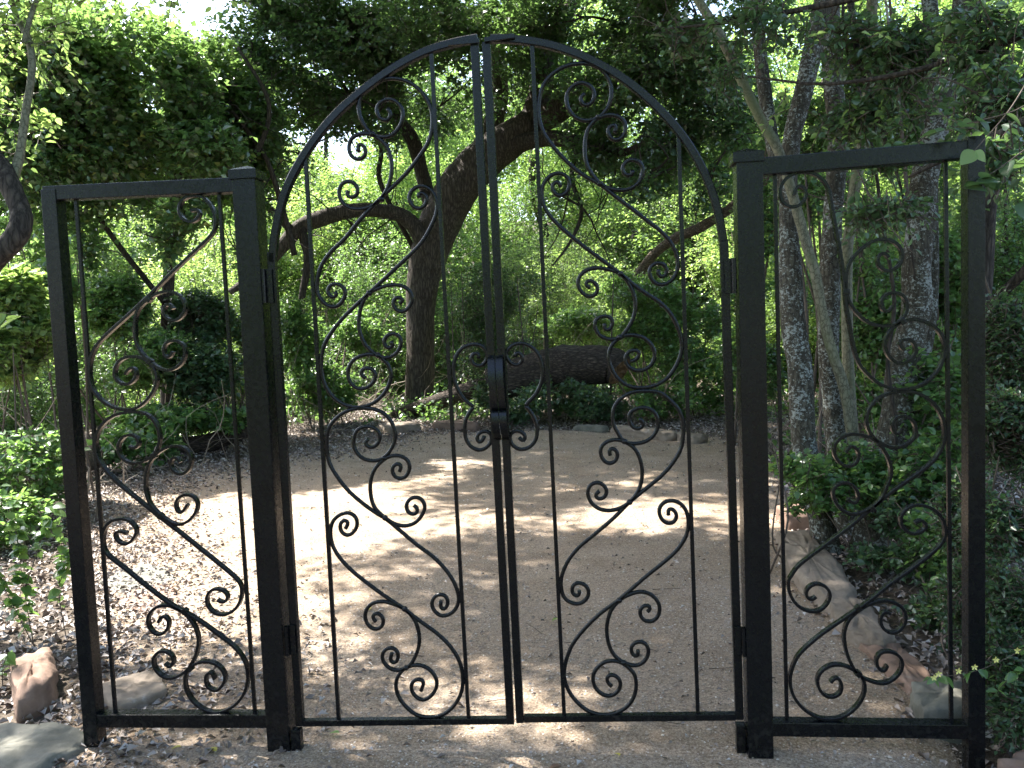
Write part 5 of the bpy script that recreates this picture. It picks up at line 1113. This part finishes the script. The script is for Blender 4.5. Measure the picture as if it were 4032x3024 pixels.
spots = [(-16, 17, 1.3), (-12.5, 15.5, 1.2), (-8.2, 18.5, 1.4), (-4.4, 19, 1.4), (.3, 15.9, .9), (.6, 20, 1.4), (5.6, 13.4, 1.2), (5.8, 17, 1.4), (7.8, 10.2, 1.2), (9, 14, 1.5), (-11, 11.2, 1.15), (-9.2, 9.4, .85), (4.6, 9.4, .95),
         (-14.5, 13, 1.2), (-7.2, 12.2, .9), (-18.5, 20, 1.5), (-12.5, 20, 1.5), (3.6, 19.5, 1.4), (9.5, 18.5, 1.5), (-2.8, 21.5, 1.5), (-7, 22, 1.6), (-.6, 24, 1.6), (3.4, 24, 1.7), (7.5, 22, 1.6), (-11, 25, 1.7), (-16, 25, 1.7), (-20.5, 15, 1.4), (12, 11, 1.4),
         (5.2, 6.4, .85), (6.8, 7.4, 1.1), (-10.6, 6.6, .9), (-12.5, 9.5, 1.1)]
for i, (x, y, q) in enumerate(spots):
    copy_thing(protos[i % 4], (x, y, float(gh(x, y)) - .1), g.uniform(0, 6.28), q * .95)
# taller trees behind
GT = 'tall trees behind the thicket'
tp = []
for j, (bx, by, h, s) in enumerate([(-8.6, 23, 7.4, 2.2), (-1.4, 22.5, 9.0, 2.4), (6.4, 19.5, 9.5, 2.4)]):
    z = float(gh(bx, by)); Bt = (bx, by, z)
    T = empty("tree", Bt, 'tall light green tree standing behind the sunlit thicket', 'tree', GT)
    limb("trunk", [(bx, by, z - .2, .2), (bx + g.normal(0, .2), by, z + h * .3, .16), (bx + g.normal(0, .4), by, z + h * .6, .12), (bx + g.normal(0, .5), by, z + h * .95, .05)], BARK_D, T, Bt, 10, 6, .04, .04, j)
    cl = [(bx + g.normal(0, .6) * s, by + g.normal(0, .5) * s, z + h * q + g.normal(0, .3), s * .66 * g.uniform(.8, 1.2), s * .62, s * .48) for q in (.28, .38, .46, .54, .62, .7, .78, .86, .95)]
    branchlets(T, Bt, [c[:3] for c in cl], BARK_D, 500 + j, "twigs", L=1.8, r=.035, kids=3)
    foliage("crown", T, Bt, cl, 4600, 9, .11, [L_FAR, TWIG], 520 + j, gap=-.25, freq=1.6, tl=.7, droop=.25, twigsolid=False)
    tp.append(T)
for i, (x, y, q) in enumerate([(-17, 20, 1.15), (-13, 22, .95), (-5.2, 20, .92), (2.6, 20.5, 1.0), (10.5, 17.5, 1.1), (7.8, 12.6, .85), (-13.5, 14.5, .9), (-21, 24, 1.2), (-12, 28, 1.0), (-4, 27, 1.2), (4, 27, 1.2), (13, 24, 1.3), (-9.6, 18.2, .72), (5.0, 12.2, .62), (11.5, 12.8, 1.0), (-18, 30, 1.2), (9, 26, 1.25), (0, 29, 1.3)]):
    copy_thing(tp[i % 3], (x, y, float(gh(x, y)) - .1), g.uniform(0, 6.28), q)
# low leafy cover under everything off the path
g = np.random.default_rng(44)
cov = []
while len(cov) < 170:
    x, y = g.uniform(-15, 10), g.uniform(9.8, 24)
    cov.append((x, y, float(gh(x, y)) + .1, .9, .8, .28))
for _ in range(34):
    x, y = g.uniform(-9, -5.2), g.uniform(8.0, 11); cov.append((x, y, float(gh(x, y)) + .08, .5, .5, .2))
for _ in range(26):
    x, y = g.uniform(2.1, 5.2), g.uniform(3.2, 9.5); cov.append((x, y, float(gh(x, y)) + .08, .4, .4, .2))
o = foliage("ground_cover", None, (0, 0, 0), cov, 9000, 7, .085, [L_VINE, TWIG], 602, gap=-.15, freq=2.0, tl=.35, droop=.1, wide=.4, shell=.1, twigsolid=False)
tag(o, 'low leafy ground cover growing over the soil beyond the path')
# distant woodland mass
g = np.random.default_rng(16)
cl = [(x, g.uniform(27, 36), g.uniform(1, 3.2) + z, g.uniform(2.2, 3.4), 2.4, g.uniform(1.8, 2.6)) for x in np.arange(-34, 28, 2.6) for z in ((0, 3.5, 7) if not -16 < x < -9 else (0, 3, 5))]
o = foliage("distant_woodland", None, (0, 0, 0), cl, 8500, 8, .26, [L_FAR, TWIG], 600, gap=-.2, freq=1.0, tl=1.2, droop=.2, twigsolid=False, shell=.5)
tag(o, 'mass of far sunlit woodland filling the gaps behind the trees')

# shading trees whose crowns roof the gate and the clearing (trunks stand outside the picture)
def roof_tree(label, B, trunk, cl, twigs, seed, leaf=.13):
    T = empty("tree", B, label, 'tree')
    limb("trunk", trunk, BARK_D, T, B, 14, 7, .04, .04, seed)
    for i, c in enumerate(cl[::2]):
        a = np.array(trunk[-2][:3]); e = np.array(c[:3]); m = (a + e) / 2 + np.array([0, 0, .3])
        limb("branch", [(*a, .09), (*m, .07), (*e, .03)], BARK_D, T, B, 7, 6, .04, .04, seed + i)
    foliage("crown", T, B, cl, twigs, 9, leaf, [L_OAK, TWIG], seed, gap=-.34, freq=2.6, tl=.6, droop=.2, twigsolid=False, keep=lambda p: p[:, 2] > 5.4 + np.clip((p[:, 1] - 4) * .36, 0, 3) - 0 * p[:, 0])
g = np.random.default_rng(18)
def slab(x0, x1, y0, y1, z, n, r=1.3):
    return [(g.uniform(x0, x1), g.uniform(y0, y1), z + g.normal(0, .4), r * g.uniform(.8, 1.2), r * g.uniform(.8, 1.2), .55) for _ in range(n)]
roof_tree('old spreading tree left outside the gate, only its roof of leaves overhead', (-7.2, -1.0, 0), [(-7.2, -1, -.1, .3), (-7.0, -.9, 2, .26), (-6.5, -.6, 4, .22), (-5.6, 0, 6, .16)], slab(-8, -1.8, -2.5, 2.6, 7.0, 20), 4400, 701)
roof_tree('spreading tree right outside the gate, its crown roofing the path', (5.2, -1.6, 0), [(5.2, -1.6, -.1, .3), (5.0, -1.4, 2.5, .26), (4.2, -.6, 5, .2), (3.0, .2, 6.8, .15)], slab(-5.6, 3.2, -2.0, 5.0, 7.2, 34), int(4400 * 2.4), 702)
roof_tree('tall tree right of the clearing, its crown meeting the big leaning tree overhead', (6.0, 6.5, 0), [(6, 6.5, -.1, .25), (5.8, 6.5, 3, .22), (5.2, 6.8, 6, .18), (4, 7.4, 8, .12)], slab(-6.0, 3.5, 4.0, 9.5, 8.4, 34) + slab(-7.0, 3.5, 9.0, 12.5, 8.8, 22), int(4400 * 3.8), 703)
# trees behind the photographer, mirrored as dark green in the paint
for i, (x, y, q) in enumerate([(-6, -10.5, .8), (-1.5, -12.5, .85), (3.5, -11, .8), (8.5, -8, .8), (-11, -7, .85)]):
    copy_thing(tp[i % 3], (x, y, 0), g.uniform(0, 6.28), q, 'tall tree on the near side of the gate, behind the viewer')
for i, (x, y, q) in enumerate([(-4.5, -8.5, 1.0), (0, -9.5, 1.1), (4.2, -8, 1.0)]):
    copy_thing(protos[i % 4], (x, y, 0), g.uniform(0, 6.28), q, 'bush on the near side of the gate, behind the viewer')
